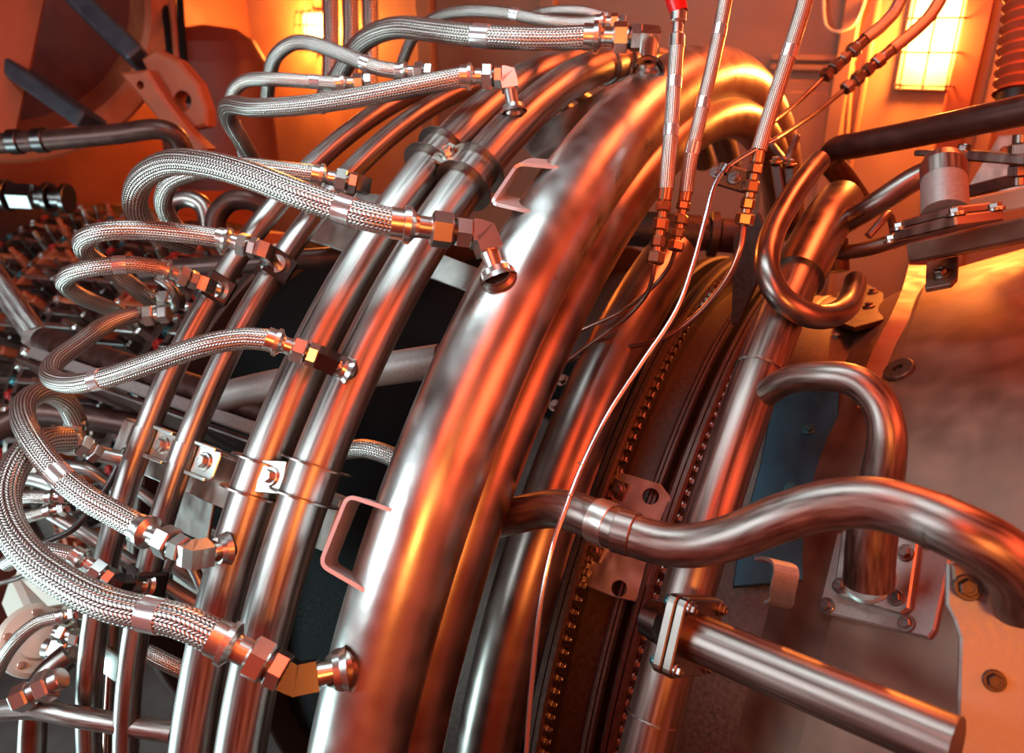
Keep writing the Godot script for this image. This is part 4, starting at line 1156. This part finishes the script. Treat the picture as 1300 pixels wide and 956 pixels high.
	bolt(sh, on_plane(1196, 350, f2, cn(f2)) + cn(f2) * 0.004, cn(f2), 0.011, "bolt")
	# stub on the shelf
	var st := tr * Vector3(sl0.x, 0.046, sl0.z)
	var std := -(cam.transform.affine_inverse() * st).z
	var stp := P(1198, 222, std + 0.03)
	var stb := thing("pipe_stub", "round tan pipe stub with bright banded top standing on the shelf bracket", "pipe", st)
	var m1 := MB.new()
	m1.tube(spline(PackedVector3Array([st, st.lerp(stp, 0.6), stp]), 0.01), 0.035, 36)
	put(m1, "stub", "plate_tan", stb)
	var m2 := MB.new()
	var sd := (stp - st).normalized()
	m2.rev(stp - sd * 0.012, sd, [Vector2(0, 0.0355), Vector2(0.03, 0.0355), Vector2(0.045, 0.03), Vector2(0.052, 0.0)], 36)
	put(m2, "top_band", "worn_steel", stb)
	# control arm and gusset at the right edge
	var la := thing("lever_arm", "slim steel lever arm with bolt above the shelf at the right edge", "lever", P(1240, 196, 1.5))
	var lm := MB.new()
	beam(lm, P(1163, 194, 1.62), P(1235, 197, 1.52), Vector3.UP, 0.02, 0.012, 0.003)
	beam(lm, P(1228, 197, 1.53), P(1345, 206, 1.38), Vector3.UP, 0.032, 0.02, 0.004)
	put(lm, "arm", "worn_steel", la)
	bolt(la, P(1223, 191, 1.53), Vector3.UP, 0.012, "bolt", 6)
	var sl := MB.new()
	sl.box(frame(P(1300, 203, 1.44) - P(1200, 196, 1.56), Vector3(0, 0, 1), P(1221, 197, 1.535)), Vector3(0.012, 0.012, 0.02), 0.002)
	put(sl, "slider", "fitting", la)
	chain(la, P(1296, 170, 1.44), P(1293, 236, 1.46), 0.017, [[0, 0.8, 0.8], [6, 1.0, 1.2], [0, 0.8, 1.0], [6, 1.0, 1.2], [0, 0.8, 0.7]], "worn_steel")
	var gs := thing("gusset_plate", "grey gusset plate with a hole behind the lever arm at the right edge", "bracket", P(1280, 200, 1.9))
	cut(gs, "plate", "sheet_steel", [[1268, 172], [1330, 168], [1330, 240], [1225, 245], [1232, 232]], P(1280, 205, 1.9), Vector3(-0.3, 0.6, 0.8), 0.012, [[1275, 190, 0.01]])
	var gb := MB.new()
	beam(gb, P(1225, 244, 1.86), P(1345, 215, 1.7), Vector3.UP, 0.02, 0.03, 0.004)
	put(gb, "lip", "brown_metal", gs)
	var cb := thing("cross_bar", "pale flat bar lying behind the shelf bracket at the right edge", "bar", P(1260, 255, 1.75))
	var cm := MB.new()
	beam(cm, P(1215, 268, 1.78), P(1350, 240, 1.6), Vector3.UP, 0.03, 0.045, 0.004)
	put(cm, "bar", "cream_paint", cb)
	# corrugated hose at the top right edge
	var ch := thing("corrugated_hose", "orange lit corrugated hose at the top right corner", "hose", P(1295, 60, 2.1))
	var cw := MB.new()
	var c0 := P(1292, 118, 2.1); var c1 := P(1312, -60, 2.1)
	var pr := []
	var LL := c0.distance_to(c1)
	for i in 27: pr.append(Vector2(LL * i / 26.0, 0.05 if i % 2 else 0.062))
	cw.rev(c0, c1 - c0, pr, 32)
	put(cw, "corrugated_tube", "cast_orange", ch)
	ring(ch, "cuff", "rubber", c0 - (c1 - c0).normalized() * 0.03, c1 - c0, 0.048, 0.06)

func centre():
	# horizontal cylinder behind the hanging hoses
	var a := P(780, 288, 1.85); var b := P(936, 300, 1.82)
	var o := thing("cylinder_pipe", "short dull cylinder with end flange behind the hanging hose fittings", "pipe", a)
	chain(o, a, b, 0.045, [[0, 5, 0.95], [0, 0.5, 1.2], [0, 1.0, 0.9]], "casing_steel")
	var p := thing("upright_plate", "narrow upright plate beside the fittings of the hose at the large upright pipe", "plate", P(940, 350, 1.6))
	cut(p, "plate", "casing_steel", [[931, 300], [962, 270], [975, 300], [968, 340], [936, 412], [928, 412]], P(945, 350, 1.58), Vector3(-0.3, 0.3, 1), 0.012)
	for q in [[[985, 205], [994, 262], "left upright square bar behind the braided hose right of the pipe bends"], [[1003, 208], [1006, 255], "right upright square bar behind the braided hose right of the pipe bends"]]:
		var u := thing("square_bar", q[2], "bar", P(q[0][0], q[0][1], 1.75))
		var mb := MB.new()
		beam(mb, P(q[0][0], q[0][1], 1.75), P(q[1][0], q[1][1], 1.72), Vector3(0, 0, 1), 0.022, 0.022, 0.003)
		put(mb, "bar", "brown_metal", u)
		bolt(u, P(q[0][0], q[0][1], 1.74), Vector3.UP, 0.010, "orange_toned_metal")
	var g := thing("strut", "pale slanting strut between glowing pipe bends and the square bars", "strut", P(1000, 200, 1.9))
	var gm := MB.new()
	beam(gm, P(975, 178, 1.9), P(997, 206, 1.88), Vector3(0, 0, 1), 0.016, 0.016, 0.003)
	beam(gm, P(1012, 172, 1.9), P(999, 206, 1.88), Vector3(0, 0, 1), 0.016, 0.016, 0.003)
	put(gm, "bar", "worn_steel", g)
	# clip block of the bright thin tube
	var c := thing("clip_block", "small bracket with two screws holding the bright thin tube", "bracket", P(925, 222, 1.36))
	var m := MB.new()
	m.box(frame(P(945, 230, 1.36) - P(905, 218, 1.36), Vector3(0, 0.3, 1), P(930, 226, 1.37)), Vector3(0.03, 0.02, 0.008), 0.003)
	put(m, "plate", "casing_steel", c)
	bolt(c, P(908, 219, 1.35), Vector3(0, 0.4, 1), 0.007, "bolt"); bolt(c, P(932, 226, 1.35), Vector3(0, 0.4, 1), 0.008, "bolt")
	# silver sheets behind the arched pipes at the top
	for q in [[[[655, 175], [700, 150], [770, 110], [800, 118], [745, 165], [690, 215]], 1.75, "grey sheet shield between medium pipe and widest pipe at the top"], [[[420, 240], [520, 250], [470, 330], [380, 300]], 1.72, "grey sheet shield behind the slim tubes near the thick hose"], [[[555, 320], [620, 345], [600, 372], [540, 350]], 1.55, "grey sheet shield below the elbow on the widest pipe"]]:
		var s := thing("sheet_shield", q[2], "shield", P(q[0][0][0], q[0][0][1], q[1]))
		cut(s, "sheet", "sheet_steel", q[0], P(q[0][1][0], q[0][1][1], q[1]), Vector3(0, 0.8, 0.6), 0.006)
	# rough cover on the casing beside the arched pipe
	var kk := K(715, 500, 0.02)
	var cv := thing("cover_plate", "dark scalloped cover plate with bolts on the casing right of the arched pipes", "plate", kk)
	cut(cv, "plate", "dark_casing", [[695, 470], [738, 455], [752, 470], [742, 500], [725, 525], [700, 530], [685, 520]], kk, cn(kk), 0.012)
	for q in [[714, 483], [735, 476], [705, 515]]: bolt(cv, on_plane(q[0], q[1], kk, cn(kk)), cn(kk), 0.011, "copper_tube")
	# broad pale sheet beside the arched pipe at the bottom
	# (left open: the lowest arched pipe shows here)
